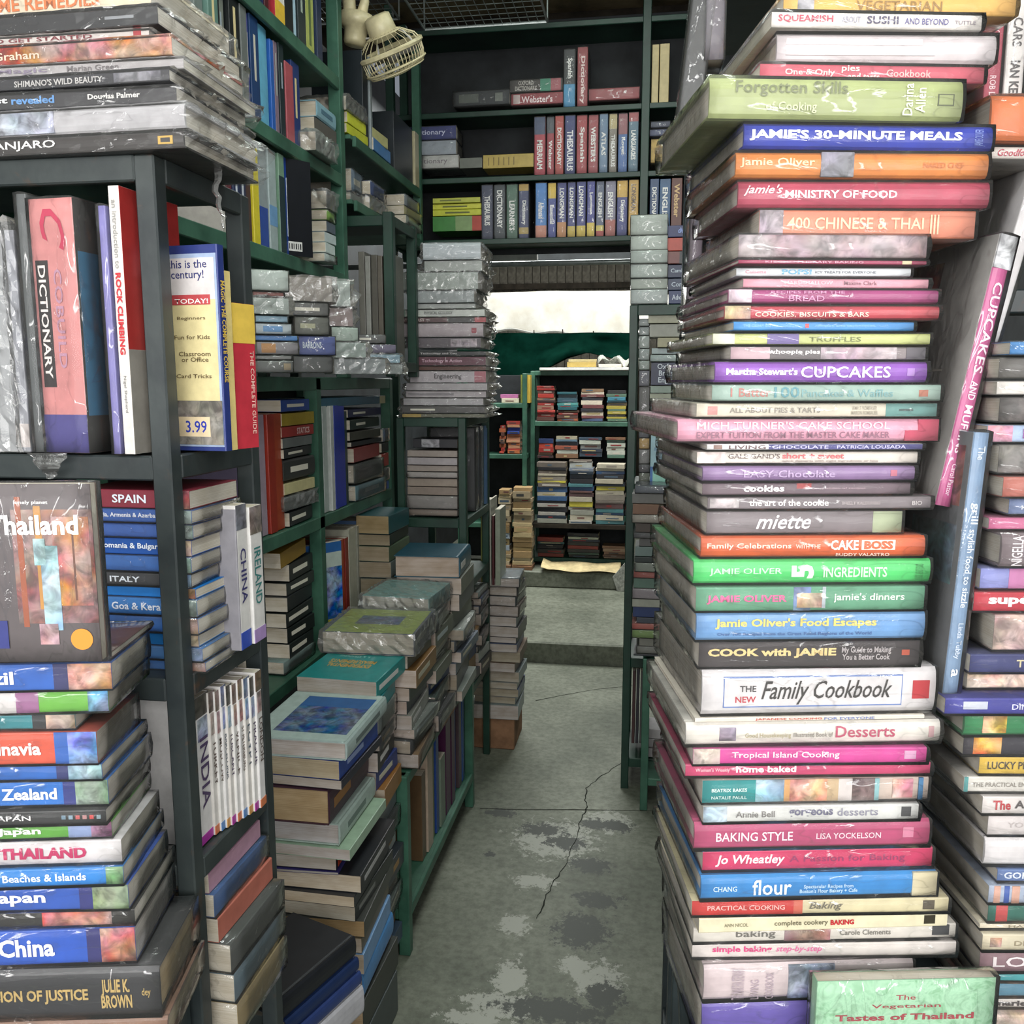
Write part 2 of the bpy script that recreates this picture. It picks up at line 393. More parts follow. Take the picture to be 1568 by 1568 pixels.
def book(name, cat, label, group, M, L, T, W, col, hard=False, pages='d8d2c4', wrap=0, tx=(), pt=(), cover=None, photo=False, sag=0, front=()):
    """M: world frame of the book: x along the spine, y from spine to fore-edge, z through the thickness"""
    NB[0] += 1; root = empty(name, M); tag(root, label, cat, group)
    g = .0012 if wrap else .0003
    T2 = T - 2 * g; t = .0026 if hard else .0007; ins = .004 if hard else .0004
    v, f = cover_mesh(L, T2, W, t, hard)
    cov = mesh_obj('cover', [(a, b, c + g) for a, b, c in v], f, 'photo' if photo else 'card', root, cover or col)
    tt = min(t, T2 * .3) + .0002
    x0 = -L / 2 + ins; x1 = L / 2 - ins; y1 = W - ins - .0006
    if T2 - 2 * tt > .0008:
        ny = 1
        pv = boxv(x0, x1, tt, y1, g + tt, g + T2 - tt)
        mesh_obj('page_block', pv, BOXF, 'pages', root, pages)
    yf = -.0006 - (min(.0018, T * .08) if hard else 0)
    for li, p in enumerate(pt):
        a, b, c, d, pc = p[:5]; kind = p[5] if len(p) > 5 else 'card'
        nm = p[6] if len(p) > 6 else ('cover_picture' if kind == 'photo' else 'spine_panel')
        box(nm, -L / 2 + a * L + (.0002 if a <= 0 else 0), -L / 2 + b * L - (.0002 if b >= 1 else 0), yf + .0002 - li * .00012, .0006, g + c * T2 + .0002, g + d * T2 - .0002, kind, cov, pc)
    yf -= len(pt) * .00012
    for q in tx:
        s, a, b, c, d, tc = q[:6]; o = q[6] if len(q) > 6 else {}
        rot = o.get('rot')
        if rot:   # lettering stood across the spine
            put_text(cov, s, (-L / 2 + b * L, yf - .0003, g + c * T2), (0, 0, 1), (-1, 0, 0), (d - c) * T2, (b - a) * L, tc, o.get('name', 'title'), 0, o.get('bold', .01))
        else:
            put_text(cov, s, (-L / 2 + a * L, yf - .0003, g + c * T2), (1, 0, 0), (0, 0, 1), (b - a) * L, (d - c) * T2, tc, o.get('name', 'title'), o.get('shear', 0), o.get('bold', .012))
    for li, q in enumerate(front):   # front / back cover: ('front'|'back', kind, ...)
        side = q[0]
        zz = g + T2 + .0003 + li * .00015 if side == 'front' else g - .0003 - li * .00015
        if q[1] == 'text':
            _, _, s, a, b, c, d, tc = q[:8]; o = q[8] if len(q) > 8 else {}
            if side == 'front': O = (L / 2 - c * L, a * W, zz); u = (0, 1, 0); vv = (-1, 0, 0)
            else: O = (L / 2 - c * L, W - a * W, zz); u = (0, -1, 0); vv = (-1, 0, 0)
            put_text(cov, s, O, u, vv, (b - a) * W, (d - c) * L, tc, o.get('name', 'cover_title'), o.get('shear', 0), o.get('bold', .012))
        elif q[1] == 'disc':
            _, _, a, c, rr, pc = q[:6]; n_ = 24; sg = 1 if side == 'front' else -1
            cy = a * W if side == 'front' else W - a * W
            mesh_obj('cover_seal', [(L / 2 - c * L + rr * math.cos(6.2832 * i_ / n_), cy + rr * math.sin(6.2832 * i_ / n_) * sg, zz) for i_ in range(n_)], [tuple(range(n_))], 'ink', cov, pc)
        else:
            _, kind, a, b, c, d, pc = q[:7]
            if side == 'front': ya, yb = a * W, b * W
            else: ya, yb = W - b * W, W - a * W
            box('cover_picture' if kind in ('photo', 'marble') else 'cover_panel', L / 2 - d * L + .0002, L / 2 - c * L - .0002, ya + .0002, yb - .0002, zz - .0005 if side == 'front' else zz, zz if side == 'front' else zz + .0005, kind, cov, pc)
    if wrap:
        amp = (0, .0012, .006, .0025)[wrap]; fl = (0, .0028, .014, .022)[wrap]
        v, f = wrap_mesh(L, T, W, amp, fl, NB[0], step=(0, .028, .012, .012)[wrap], foot=M[2][0] < -.5)
        mesh_obj('plastic_wrap', v, f, 'bag' if wrap == 2 else 'film', root, 'ffffff', smooth=wrap == 1)
    return root
def Mflat(p, yaw, tilt=0, roll=0):
    """lying book: p = middle of the spine, underside; yaw in degrees (0: spine towards -Y, 90: spine towards +X)"""
    return Matrix.Translation(p) @ Matrix.Rotation(math.radians(yaw), 4, 'Z') @ Matrix.Rotation(math.radians(tilt), 4, 'Y') @ Matrix.Rotation(math.radians(roll), 4, 'X')
def Mup(p, yaw, lean=0, L=.2):
    """standing book, p = foot of the spine's left edge; yaw as above; lean in degrees to the right"""
    B = Matrix(((0, 0, 1, 0), (0, 1, 0, 0), (-1, 0, 0, 0), (0, 0, 0, 1)))   # x -> -Z, y -> Y, z -> X
    return Matrix.Translation(p) @ Matrix.Rotation(math.radians(yaw), 4, 'Z') @ Matrix.Rotation(math.radians(lean), 4, 'Y') @ Matrix.Translation((0, 0, L / 2)) @ B

def pile_front(entries, P0, yaw, name, cat, group, where, pxm, hard=False, wrap=1, pages='cfcac0', Wd=.21, descs=None):
    """flat pile, spines towards the viewer; entries top to bottom: (xl, xr, ytop, ybot, colour, opts)"""
    a = math.radians(yaw); n = Vector((math.sin(a), -math.cos(a), 0)); ex = Vector((math.cos(a), math.sin(a), 0)); out = []
    for i, e in enumerate(entries):
        xl, xr, yt, yb, col = e[:5]; o = e[5] if len(e) > 5 else {}
        fw = o.get('fw', random.uniform(-.006, .006))
        P = Vector(P0) + n * fw
        ym = (yt + yb) / 2
        A = onP(xl, ym, P, n); B = onP(xr, ym, P, n)
        z1 = onP(pxm, yt, P0, n).z; z0 = onP(pxm, yb, P0, n).z
        L = (B - A).length; c = (A + B) / 2; c.z = z0
        desc = o.get('d') or f"{cname(col)} {cat}"
        lab = f"{desc}, {ordw(i)} {'of' if i == 0 else 'down in'} {where}"
        b = book(o.get('name', name), cat, lab, group, Mflat(c, yaw + o.get('dy', random.uniform(-1.2, 1.2)), o.get('tilt', 0)), L, z1 - z0, o.get('W', Wd * random.uniform(.9, 1.08)), col,
                 o.get('hard', hard), o.get('pages', pages), o.get('wrap', wrap), o.get('tx', ()), o.get('pt', ()), photo=o.get('photo', False), front=o.get('front', ()))
        out.append(b)
    return out
def pile_side(entries, Yn, name, cat, group, where, pxm, W=(.15, .19), L=(.2, .25), wrap=0, yaw=90, hard=False, X=None):
    """flat pile, spines towards the aisle (+X), heads towards the viewer; entries: (xr, ytop, ybot, spine colour, page colour, opts)"""
    for i, e in enumerate(entries):
        xr, yt, yb, col, pg = e[:5]; o = e[5] if len(e) > 5 else {}
        z1 = onY(pxm, yt, Yn).z; z0 = onY(pxm, yb, Yn).z
        xs = onY(xr, (yt + yb) / 2, Yn).x if X is None else X + random.uniform(-.012, .012)
        LL = o.get('L', random.uniform(*L)); WW = o.get('W', random.uniform(*W)); yn = Yn + o.get('dy', random.uniform(-.008, .008))
        lab = f"{o.get('d') or cname(col) + ' spined ' + cat}, {ordw(i)} {'of' if i == 0 else 'down in'} {where}"
        book(o.get('name', name), cat, lab, group, Mflat((xs, yn + LL / 2, z0), yaw + o.get('yaw', random.uniform(-3, 3))), LL, z1 - z0, WW, col, o.get('hard', hard), pg, o.get('wrap', wrap), o.get('tx', ()), o.get('pt', ()), front=o.get('front', ()))
def row_aisle(entries, X0, zs, name, cat, group, where, W=.17, wrap=0, hard=False, zpx=False):
    """standing row, spines towards the aisle; entries: (pxl, pxr, height, colour, opts), near end first; px read at height ypx"""
    for i, e in enumerate(entries):
        a, b, h, col = e[:4]; o = e[4] if len(e) > 4 else {}
        yr = o.get('y', 784); X = o.get('X', X0)
        Y0 = onX(a, yr, X).y; Y1 = onX(b, yr, X).y
        lab = f"{o.get('d') or cname(col) + ' spined ' + cat}, {ORD[i]} from the near end of {where}"
        dx = o.get('dx', random.uniform(-.008, .004))
        book(o.get('name', name), cat, lab, group, Mup((X + dx, Y0, zs + o.get('dz', 0)), 90 + o.get('yaw', 0), o.get('lean', 0), h), h, Y1 - Y0 - .0006, o.get('W', W * random.uniform(.9, 1.05)), col, o.get('hard', hard), o.get('pages', 'd8d2c4'), o.get('wrap', wrap), o.get('tx', ()), o.get('pt', ()), photo=o.get('photo', False), front=o.get('front', ()))
def row_front(entries, Y, zs, name, cat, group, where, W=.16, wrap=0, hard=False, yaw=0, hmax=9):
    """standing row, spines towards the viewer; entries: (pxl, pxr, pytop, colour, opts)"""
    for i, e in enumerate(entries):
        a, b, yt, col = e[:4]; o = e[4] if len(e) > 4 else {}
        p = onY(a, yt, Y); q = onY(b, yt, Y); h = min(p.z - zs, hmax)
        lab = f"{o.get('d') or cname(col) + ' spined ' + cat}, {ORD[i]} along {where}"
        book(o.get('name', name), cat, lab, group, Mup((p.x, Y + o.get('dy', random.uniform(-.006, .006)), zs), yaw + o.get('yaw', 0), o.get('lean', 0), h), h, q.x - p.x - .0006, o.get('W', W), col, o.get('hard', hard), o.get('pages', 'd8d2c4'), o.get('wrap', wrap), o.get('tx', ()), o.get('pt', ()), photo=o.get('photo', False), front=o.get('front', ()))
# ============================================================ the place
def struct(o): o['kind'] = 'structure'; return o
struct(box('floor', -2.2, 2.4, -2.6, 4.52, -.12, 0, 'concrete'))
PZ = onY(870, 985, 4.52).z
Y2 = onZ(870, 901, PZ).y
struct(box('floor_platform', -2.2, 2.4, 4.52, 8.2, -.12, PZ, 'concrete', bev=.008))
PZ2 = onY(870, 876, Y2).z
struct(box('floor_ledge', -2.2, 2.4, Y2, 8.2, PZ - .001, PZ2, 'concrete', bev=.01))
struct(box('wall_left', -1.62, -1.55, -.6, 8.2, 0, 3.2, 'dark_panel'))
struct(box('wall_right', 1.75, 1.82, -.6, 8.2, 0, 3.2, 'dark_panel'))
wb = struct(box('wall_back', -1.6, 1.8, 8.1, 8.2, 0, 3.2, 'beam_wood'))
base = None
for i in range(44):
    x = -1.55 + i * .075
    if base is None:
        base = box('plank', 0, .069, 0, .02, 1.6, 3.15, 'old_board_wall', wb); o = base
    else: o = base.copy(); link(o, wb)
    o.location = (x, 8.08 - random.random() * .008, 0)
for z in (2.33, 2.62, 2.92): box('cross_rail', -1.55, 1.7, 8.03, 8.065, z, z + .05, 'beam_wood', wb)
cl = struct(box('ceiling', -1.62, 1.82, -.4, 4.42, 3.12, 3.2, 'roof_board'))
for i, y in enumerate((1.4, 2.3, 3.0, 3.52, 4.1)): box('beam', -1.55, 1.75, y, y + .09, 2.99, 3.119, 'beam_wood', cl)
for i in range(9): box('roof_plank', -1.55, 1.75, .05 + i * .48, .45 + i * .48, 3.105, 3.1195, 'roof_board', cl)
struct(box('ceiling_far', -1.62, 1.82, 6.4, 8.2, 3.0, 3.08, 'beam_wood'))
# floor wear: patches of stain and bare cement with edges of their own
FL = bpy.data.objects['floor']
cr = [(966, 1158), (945, 1172), (915, 1193), (899, 1207), (895, 1222), (899, 1236), (892, 1248), (884, 1275), (873, 1305), (868, 1325), (850, 1348), (838, 1370), (828, 1392), (820, 1412)]
def strip(name, pts, wd, mat, z, parent):
    v = []; f = []
    for i, p in enumerate(pts):
        q = onZ(p[0], p[1], 0); a = onZ(*pts[max(i - 1, 0)], 0); b = onZ(*pts[min(i + 1, len(pts) - 1)], 0)
        t = (b - a).normalized(); n_ = Vector((-t.y, t.x, 0)) * wd * (.5 + random.random())
        v += [(q.x - n_.x, q.y - n_.y, z), (q.x + n_.x, q.y + n_.y, z)]
    for i in range(len(pts) - 1): f.append((2 * i, 2 * i + 1, 2 * i + 3, 2 * i + 2))
    return mesh_obj(name, v, f, mat, parent)
fine = []
for i in range(len(cr) - 1):
    for k in range(4):
        t = k / 4; fine.append((cr[i][0] * (1 - t) + cr[i + 1][0] * t + random.uniform(-2.5, 2.5), cr[i][1] * (1 - t) + cr[i + 1][1] * t))
strip('floor_crack', fine, .0018, 'crack_shadow', .0009, FL)
strip('floor_joint', [(735, 1238), (800, 1240), (880, 1240), (960, 1241), (1000, 1242)], .002, 'crack_shadow', .0009, FL)
strip('floor_crack', [(820, 1073), (860, 1065), (910, 1056), (968, 1050)], .002, 'crack_shadow', .0009, FL)

# ============================================================ bookcases
def case(label, x0, x1, y0, y1, z0, ztop, boards, mat, ps=.035, th=.03, group='steel bookcases', back=None, midposts=(), braces=(), name='bookcase', near=True):
    r = empty(name, Matrix.Translation((x0, y0, z0))); tag(r, label, 'bookcase', group)
    I = Matrix.Translation((-x0, -y0, -z0))
    def B(n_, *a, **k):
        o = box(n_, *a, mat if 'm' not in k else k['m'], r, bev=k.get('bev', .002)); o.data.transform(I); return o
    ys = ([y0] if near else []) + [y1 - ps] + [y for y in midposts]
    for x in (x0, x1 - ps):
        for y in ys: B('post', x, x + ps, y, y + ps, z0, ztop)
    for z in boards:
        B('shelf_board', x0 + ps * .3, x1 - ps * .3, y0 + ps * .3, y1 - ps * .3, z - th * .4, z, bev=.001)
        B('shelf_rail', x0 + ps, x1 - ps, y0, y0 + .012, z - th, z + .001); B('shelf_rail', x1 - .012, x1, y0 + ps, y1 - ps, z - th, z + .001)
        B('shelf_rail', x0, x0 + .012, y0 + ps, y1 - ps, z - th, z + .001)
    if back == 'y': B('back_panel', x0 + ps, x1 - ps, y1 - .012, y1 - .004, z0 + .02, ztop - .01, m='dark_panel')
    if back == 'x': B('back_panel', x0 + .002, x0 + .010, y0 + ps, y1 - ps, z0 + .02, ztop - .01, m='dark_panel')
    return r
ZS1 = onY(120, 698, 1.0).z; ZT1 = onY(120, 240, 1.0).z; ZS2 = onY(235, 1036, 1.01).z; ZS3 = onX(310, 1352, -.56).z
case('charcoal steel bookcase holding travel guides under a pile of plastic-wrapped books', -1.35, -.588, 1.0, 1.25, 0, ZT1, [ZT1, ZS1, ZS2, ZS3, .45], 'post', .026, .03, back='x')
ZA, ZB, ZC, ZD, ZE, ZF = 2.355, 2.092, 1.813, 1.512, 1.13, .748
case('tall green steel bookcase of textbooks along the aisle wall', -1.25, -.9, 1.30, 2.56, ZD + .001, 2.80, [ZA, ZB, ZC], 'green', .035, .034, back='x')
case('green steel bookcase of upright and piled textbooks below the tall one', -1.25, -.9, 1.30, 2.985, 0, ZD, [ZD, ZE, ZF, .36], 'green', .035, .034, back='x', midposts=(2.275,))
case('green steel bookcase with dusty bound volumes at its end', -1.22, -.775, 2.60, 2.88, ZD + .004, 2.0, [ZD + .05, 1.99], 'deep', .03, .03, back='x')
case('green steel upper shelf below the wall fan', -1.22, -.88, 2.565, 3.36, 2.001, 2.72, [2.215, 2.033], 'green', .03, .03, back='x', near=False)
ZTW = onY(665, 640, 2.9).z; ZTL = onY(665, 795, 2.9).z
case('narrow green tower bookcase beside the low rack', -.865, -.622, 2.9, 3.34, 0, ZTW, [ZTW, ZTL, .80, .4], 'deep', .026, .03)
ZR = .50
case('low green steel rack along the aisle with piles on top', -.893, -.598, 2.04, 2.895, 0, ZR, [ZR, .13], 'green', .03, .028, name='low_rack', midposts=())
ZO = [onY(985, 360, 3.4).z, onY(985, 262, 3.4).z, onY(985, 158, 3.4).z]
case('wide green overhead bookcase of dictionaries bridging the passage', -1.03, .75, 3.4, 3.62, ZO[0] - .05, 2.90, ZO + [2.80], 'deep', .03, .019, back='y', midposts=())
r = [o for o in bpy.data.objects if o.get('label', '').startswith('wide green overhead')][0]
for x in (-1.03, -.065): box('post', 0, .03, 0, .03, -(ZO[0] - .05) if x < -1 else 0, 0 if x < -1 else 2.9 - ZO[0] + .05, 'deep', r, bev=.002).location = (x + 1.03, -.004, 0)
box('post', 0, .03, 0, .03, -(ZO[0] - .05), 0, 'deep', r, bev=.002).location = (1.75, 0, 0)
ZR2 = onY(1000, 467, 3.1).z
R2B = [ZR2, onY(1000, 742, 3.1).z, onY(1000, 1010, 3.1).z, .12]
ZPR = onY(1000, 1010, 2.94).z
case('low green rack carrying a pile beside the passage bookcase', -.012, .3, 2.94, 3.095, 0, ZPR, [ZPR, .12], 'green', .026, .026, name='low_rack')
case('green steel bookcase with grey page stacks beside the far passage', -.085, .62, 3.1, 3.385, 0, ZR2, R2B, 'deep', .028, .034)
# far bookcases on the platform
FY = 6.0
fz = [onY(890, 646, FY).z, onY(890, 798, FY).z]
case('far green bookcase packed with paperback piles on the raised platform', onY(812, 700, FY).x, onY(970, 700, FY).x, FY, FY + .3, PZ2, onY(890, 568, FY).z, [onY(890, 568, FY).z, fz[0], fz[1], PZ2 + .05], 'green', .03, .03, back='y')
case('far narrow green bookcase with red paperbacks beside the packed one', onY(700, 700, FY - .1).x, onY(813, 700, FY - .1).x - .03, FY - .1, FY + .15, PZ2, onY(790, 572, FY).z, [onY(790, 618, FY - .1).z, onY(790, 696, FY - .1).z, PZ2 + .3], 'green', .03, .03, back='y')
# right-hand near case and the bench under the cookbook piles
case('charcoal steel bookcase behind the cookbook piles', .045, 1.3, 1.27, 1.6, 0, 2.55, [.3, .72, 1.2, 1.62, 2.05], 'dark', .038, .03)
BZ = onP(1270, 1604, (.2, .95, 0), Vector((math.sin(.19), -math.cos(.19), 0))).z
case('low charcoal bench carrying the cookbook piles', .05, 1.3, .86, 1.262, 0, BZ, [BZ, .3], 'dark', .03, .03, name='low_bench')
LBZ = onP(120, 1600, (-.55, .86, 0), Vector((math.sin(.2), -math.cos(.2), 0))).z
case('low charcoal bench carrying the travel guide pile', -1.3, -.60, .70, .992, 0, LBZ, [LBZ, .3], 'dark', .03, .03, name='low_bench')
# ============================================================ cookbook pile in front, right of the aisle
W_ = 'ffffff'
def t(s, a, b, c, d, col=W_, **k): return (s, a, b, c, d, col, k)
R1 = [
 (1200, 1556, -14, 19, 'd3a552', dict(d='yellow VEGETARIAN cookbook', tx=[t('VEGETARIAN', .31, .68, .18, .72, '8a6a30')], pt=[(.06, .13, 0, 1, '8d8a94', 'photo')])),
 (1181, 1504, 20, 48, 'dcd6d0', dict(d='white cookbook with red and blue lettering', tx=[t('SQUEAMISH', .03, .29, .3, .8, 'b5445a', bold=.02), t('ABOUT', .33, .42, .35, .75, '9a98a8'), t('SUSHI', .45, .60, .3, .8, '4a4460', bold=.02), t('AND BEYOND', .63, .84, .3, .7, '5a568a'), t('TUTTLE', .87, .97, .35, .6, '9a9098', name='publisher')])),
 (1190, 1523, 48, 96, 'd2cacb', dict(d='thick pale grey cookbook with faint white lettering', hard=True, pt=[(.04, .66, .58, .80, 'dad3d3', 'ink', 'title_bar'), (.04, .72, .22, .42, 'd9d2d2', 'ink', 'title_bar')])),
 (1163, 1508, 97, 127, 'b9475a', dict(d='rose red cookbook on pies and tarts', tx=[t('One & Only', .11, .33, .25, .7, 'e9c8c4'), t('pies', .36, .44, .5, .95, 'f0d6d0'), t('and tarts', .39, .53, .1, .5, 'f0d6d0'), t('Cookbook', .56, .76, .3, .75, 'dda8a4')])),
 (1085, 1474, 125.5, 190, 'a3ad74', dict(d='sage green hardback jutting out', hard=True, W=.23, fw=.012, tx=[t('Forgotten Skills', .10, .54, .52, .92, '6f7650'), t('of Cooking', .22, .42, .12, .4, 'c8cda6'), t('Darina\nAllen', .76, .85, .1, .9, 'e4e6cf', rot=True, name='author')], pt=[(.90, .965, .35, .66, '5d6444', 'card', 'publisher_mark'), (.905, .96, .38, .63, 'a3ad74')])),
 (1138, 1520, 190.5, 232, '1f34a8', dict(d='royal blue cookbook with bold white capitals', hard=True, tx=[t("JAMIE'S 30-MINUTE MEALS", .02, .875, .28, .74, W_, bold=.035), t('JAMIE OLIVER', .925, .97, .15, .85, '7d92d6', rot=True, name='author')])),
 (1127, 1511, 232.5, 274.5, 'd98436', dict(d='orange cookbook with a grey picture band', hard=True, tx=[t('Jamie Oliver', .015, .31, .35, .75, 'f0d4a8'), t('NAKED CHEF', .74, .9, .38, .6, 'b9691f')], pt=[(.335, .465, 0, 1, '7a7888', 'photo')])),
 (1131, 1512, 275, 318.5, 'b4405a', dict(d='crimson cookbook with white capitals', hard=True, tx=[t("jamie's", .02, .175, .4, .85, 'f2dce0', shear=.4), t('MINISTRY OF FOOD', .185, .63, .34, .64, 'f6e6e8', bold=.02)])),
 (1163, 1492, 319, 366, 'cf7b5b', dict(d='coral cookbook with pale yellow lettering', tx=[t('400 CHINESE & THAI', .13, .76, .32, .74, 'e4c2a0'), t('III', .79, .83, .15, .85, 'e4c2a0')], pt=[(0, .11, 0, 1, 'a79aa4', 'photo')])),
 (1131, 1419, 359, 397.5, '9b7f86', dict(d='mauve cookbook patterned all over with small flowers', photo=True)),
 (1130, 1420, 398, 407.5, '9c2450', dict(d='thin dark pink cookbook', tx=[t('KITCHEN LIBRARY BAKING', .14, .66, .2, .8, 'd99ab0')], pt=[(.87, .92, 0, 1, 'd9c9a0')])),
 (1128, 1394, 408, 424, 'd9dde0', dict(d='thin white cookbook on frozen pops', tx=[t('Cuisette', .05, .17, .3, .7, 'd48a9c', name='author'), t('POPS!', .26, .43, .2, .85, '6aa8c8', bold=.03), t('ICY TREATS FOR EVERYONE', .45, .8, .32, .62, '6a6e78')])),
 (1138, 1422, 424.5, 442, 'd79aa8', dict(d='thin light pink cookbook', tx=[t('MARSHMALLOW', .22, .48, .35, .75, 'eec4cc'), t('Maxine Clark', .54, .72, .3, .75, '7a4a58', name='author')])),
 (1115, 1436, 442.5, 466.5, '9c3a72', dict(d='plum BREAD cookbook with a picture corner', hard=True, tx=[t('BREAD', .285, .455, .12, .55, 'c98ab0'), t('RECIPES FROM THE', .2, .55, .7, .9, 'c98ab0')], pt=[(0, .11, 0, 1, 'b8a0ac', 'photo')])),
 (1110, 1436, 467, 491, 'b83b48', dict(d='red cookbook on cookies, biscuits and bars', hard=True, tx=[t('COOKIES, BISCUITS & BARS', .14, .67, .12, .52, 'e9d0c0')], pt=[(0, .12, 0, 1, 'c99a5a', 'photo')])),
 (1123, 1400, 491.5, 508.5, '3a8fd0', dict(d='thin bright blue cookbook', tx=[t('THE GREAT BRITISH COOKERY', .05, .36, .35, .7, '7fbce6'), t('recipes and techniques', .45, .78, .35, .7, '7fbce6')], pt=[(.395, .415, .3, .8, 'd94a50')])),
 (1092, 1423, 509, 529, 'c3c97d', dict(d='lime TRUFFLES cookbook with a purple band', tx=[t('Williams', .12, .19, .35, .6, 'e4e6b8', name='author'), t('TRUFFLES', .44, .68, .25, .7, '6f7438', bold=.01)], pt=[(0, .10, 0, 1, 'd5d5c4'), (.25, .395, 0, 1, '6d5a9c')])),
 (1118, 1418, 529.5, 552, '8a7f80', dict(d='grey pink cookbook on whoopie pies', tx=[t('whoopie pies', .19, .455, .35, .8, 'f0ecec', bold=.02)], pt=[(0, .2, 0, 1, 'c0a3aa'), (.2, .46, 0, 1, '625a5c'), (.46, .85, 0, 1, 'a8909a', 'photo'), (.9, 1, 0, 1, '5e5860')])),
 (1095, 1418, 552.5, 587, '8d4fb4', dict(d='violet CUPCAKES cookbook', hard=True, tx=[t("Martha Stewart's", .05, .385, .36, .7, 'f4ecf6', bold=.03, name='author'), t('CUPCAKES', .40, .825, .22, .78, 'f4ecf8')], pt=[(.905, .94, .3, .7, 'b387cf', 'card', 'publisher_mark')])),
 (1091, 1439, 587.5, 615.5, '93aca0', dict(d='grey green cookbook on pancakes and waffles', tx=[t('1 Batter', .08, .255, .25, .8, 'b06a62'), t('100', .27, .38, .2, .88, '4f8a94'), t('Pancakes & Waffles', .39, .79, .25, .72, '6d9a9c')], pt=[(.905, .945, .25, .7, 'b06850', 'card', 'publisher_mark')])),
 (1066, 1436, 616, 640, 'd2cbb8', dict(d='cream cookbook on pies and tarts with a teal end', tx=[t('ALL ABOUT PIES & TARTS', .135, .51, .3, .7, '8a8378'), t('IRMA S. ROMBAUER\nMARION ROMBAUER', .64, .75, .15, .8, 'a09888', name='author')], pt=[(.785, 1, 0, 1, '5d918b'), (.045, .085, .15, .8, 'c98a84', 'card', 'publisher_mark'), (.84, .90, .4, .6, '34504e')])),
 (1037, 1437, 640.5, 677.5, 'dd9fb4', dict(d='light pink cake school hardback, the widest', hard=True, W=.25, tx=[t("MICH TURNER'S CAKE SCHOOL", .07, .81, .55, .9, 'efc6d2', bold=.01), t('EXPERT TUITION FROM THE MASTER CAKE MAKER', .07, .81, .14, .44, '8f6478')], pt=[(.92, 1, 0, 1, 'c23a5c'), (.87, .92, 0, .5, 'c23a5c')])),
 (1083, 1412, 678, 690, 'e0dede', dict(d='thin navy and white cookbook on chocolate', tx=[t('LIVING', .10, .27, .15, .8, '5a3a40'), t('CHOCOLATE', .3, .56, .2, .8, 'c4c0e6'), t('PATRICIA LOUSADA', .6, .92, .2, .8, 'c4c0e6', name='author')], pt=[(.285, 1, 0, 1, '38347c'), (.03, .07, .1, .9, '8a6a60')])),
 (1068, 1403, 690.5, 711.5, 'd8d0c6', dict(d='cream cookbook with red lettering', tx=[t("GALE GAND'S", .14, .375, .4, .85, '6a5a54', bold=.02, name='author'), t('short + sweet', .385, .665, .4, .9, 'c4575c', bold=.03), t('quick desserts with eight ingredients or less', .385, .82, .08, .3, '96867c')], pt=[(.0, .13, 0, 1, 'd8b0a8', 'photo')])),
 (1076, 1400, 712, 737.5, '8d6f9b', dict(d='lavender cookbook on chocolate', hard=True, tx=[t('EASY-Chocolate', .19, .62, .25, .75, 'b89ec4')], pt=[(.885, .915, .3, .75, 'c06a80', 'card', 'publisher_mark')])),
 (1075, 1395, 738, 759, '6c5862', dict(d='dark mauve cookbook lettered cookies', tx=[t('cookies', .195, .39, .28, .85, 'f0eaea', bold=.03), t('a fine selection of recipes', .49, .78, .4, .65, 'b49aa4')], pt=[(.45, .52, .5, 1, 'a83c3c')])),
 (1084, 1424, 759.5, 781.5, '7c7276', dict(d='grey cookbook lettered the art of the cookie', tx=[t('the art of the cookie', .185, .54, .25, .8, 'f2eeec', bold=.02), t('SHELLY KALDUNSKI', .6, .77, .35, .6, 'b8acac', name='author'), t('BIO', .915, .96, .3, .65, 'ccc4c4')], pt=[(.01, .14, .1, .9, 'b2a8a8', 'photo')])),
 (1082, 1381, 782, 818.5, '7d7376', dict(d='grey cookbook in script lettering with a pale green end', tx=[t('miette', .25, .53, .2, .85, 'f3eff0', shear=.35)], pt=[(.85, 1, 0, 1, 'a9b392')])),
 (1074, 1414, 819, 854.5, 'd6602c', dict(d='orange cookbook on family celebrations', hard=True, tx=[t('Family Celebrations', .025, .40, .36, .68, 'f3dccb'), t('WITH THE', .42, .53, .42, .62, 'f3dccb'), t('CAKE', .575, .70, .35, .82, 'f6e8dc', bold=.03), t('BOSS', .725, .855, .38, .78, 'd6602c', bold=.05), t('BUDDY VALASTRO', .6, .84, .06, .2, 'f3dccb', name='author')], pt=[(.715, .865, .34, .82, 'f2e6da')])),
 (1062, 1423, 855, 894.5, '4ccb6c', dict(d='vivid green cookbook lettered 5 INGREDIENTS', hard=True, W=.23, tx=[t('JAMIE OLIVER', .065, .37, .34, .66, 'bfeec6', name='author'), t('5', .41, .505, .22, .8, 'e9f9e6', rot=True, bold=.04), t('INGREDIENTS', .545, .815, .25, .68, 'cdf3cf', bold=.02), t('QUICK & EASY FOOD', .935, .975, .12, .8, '2f8f49', rot=True)])),
 (1066, 1415, 895, 934.5, '5f9c7b', dict(d='muted green cookbook with pink lettering and a portrait picture', tx=[t('JAMIE OLIVER', .045, .395, .3, .68, 'd85f92', bold=.03, name='author'), t("jamie's dinners", .6, .91, .34, .74, 'eef3ea', bold=.01)], pt=[(.425, .50, 0, 1, '4b6f9c', 'photo'), (.44, .55, .12, .75, 'b98a74', 'photo'), (.55, .565, .1, 1, 'b8c0c8')])),
 (1066, 1415, 935, 980.5, '6f9fd0', dict(d='light blue cookbook with yellow lettering', hard=True, tx=[t("Jamie Oliver's Food Escapes", .08, .785, .42, .8, 'e3cf72', bold=.03), t('Over 100 Recipes from the Great Food Regions of the World', .09, .765, .15, .3, '3c5f96')])),
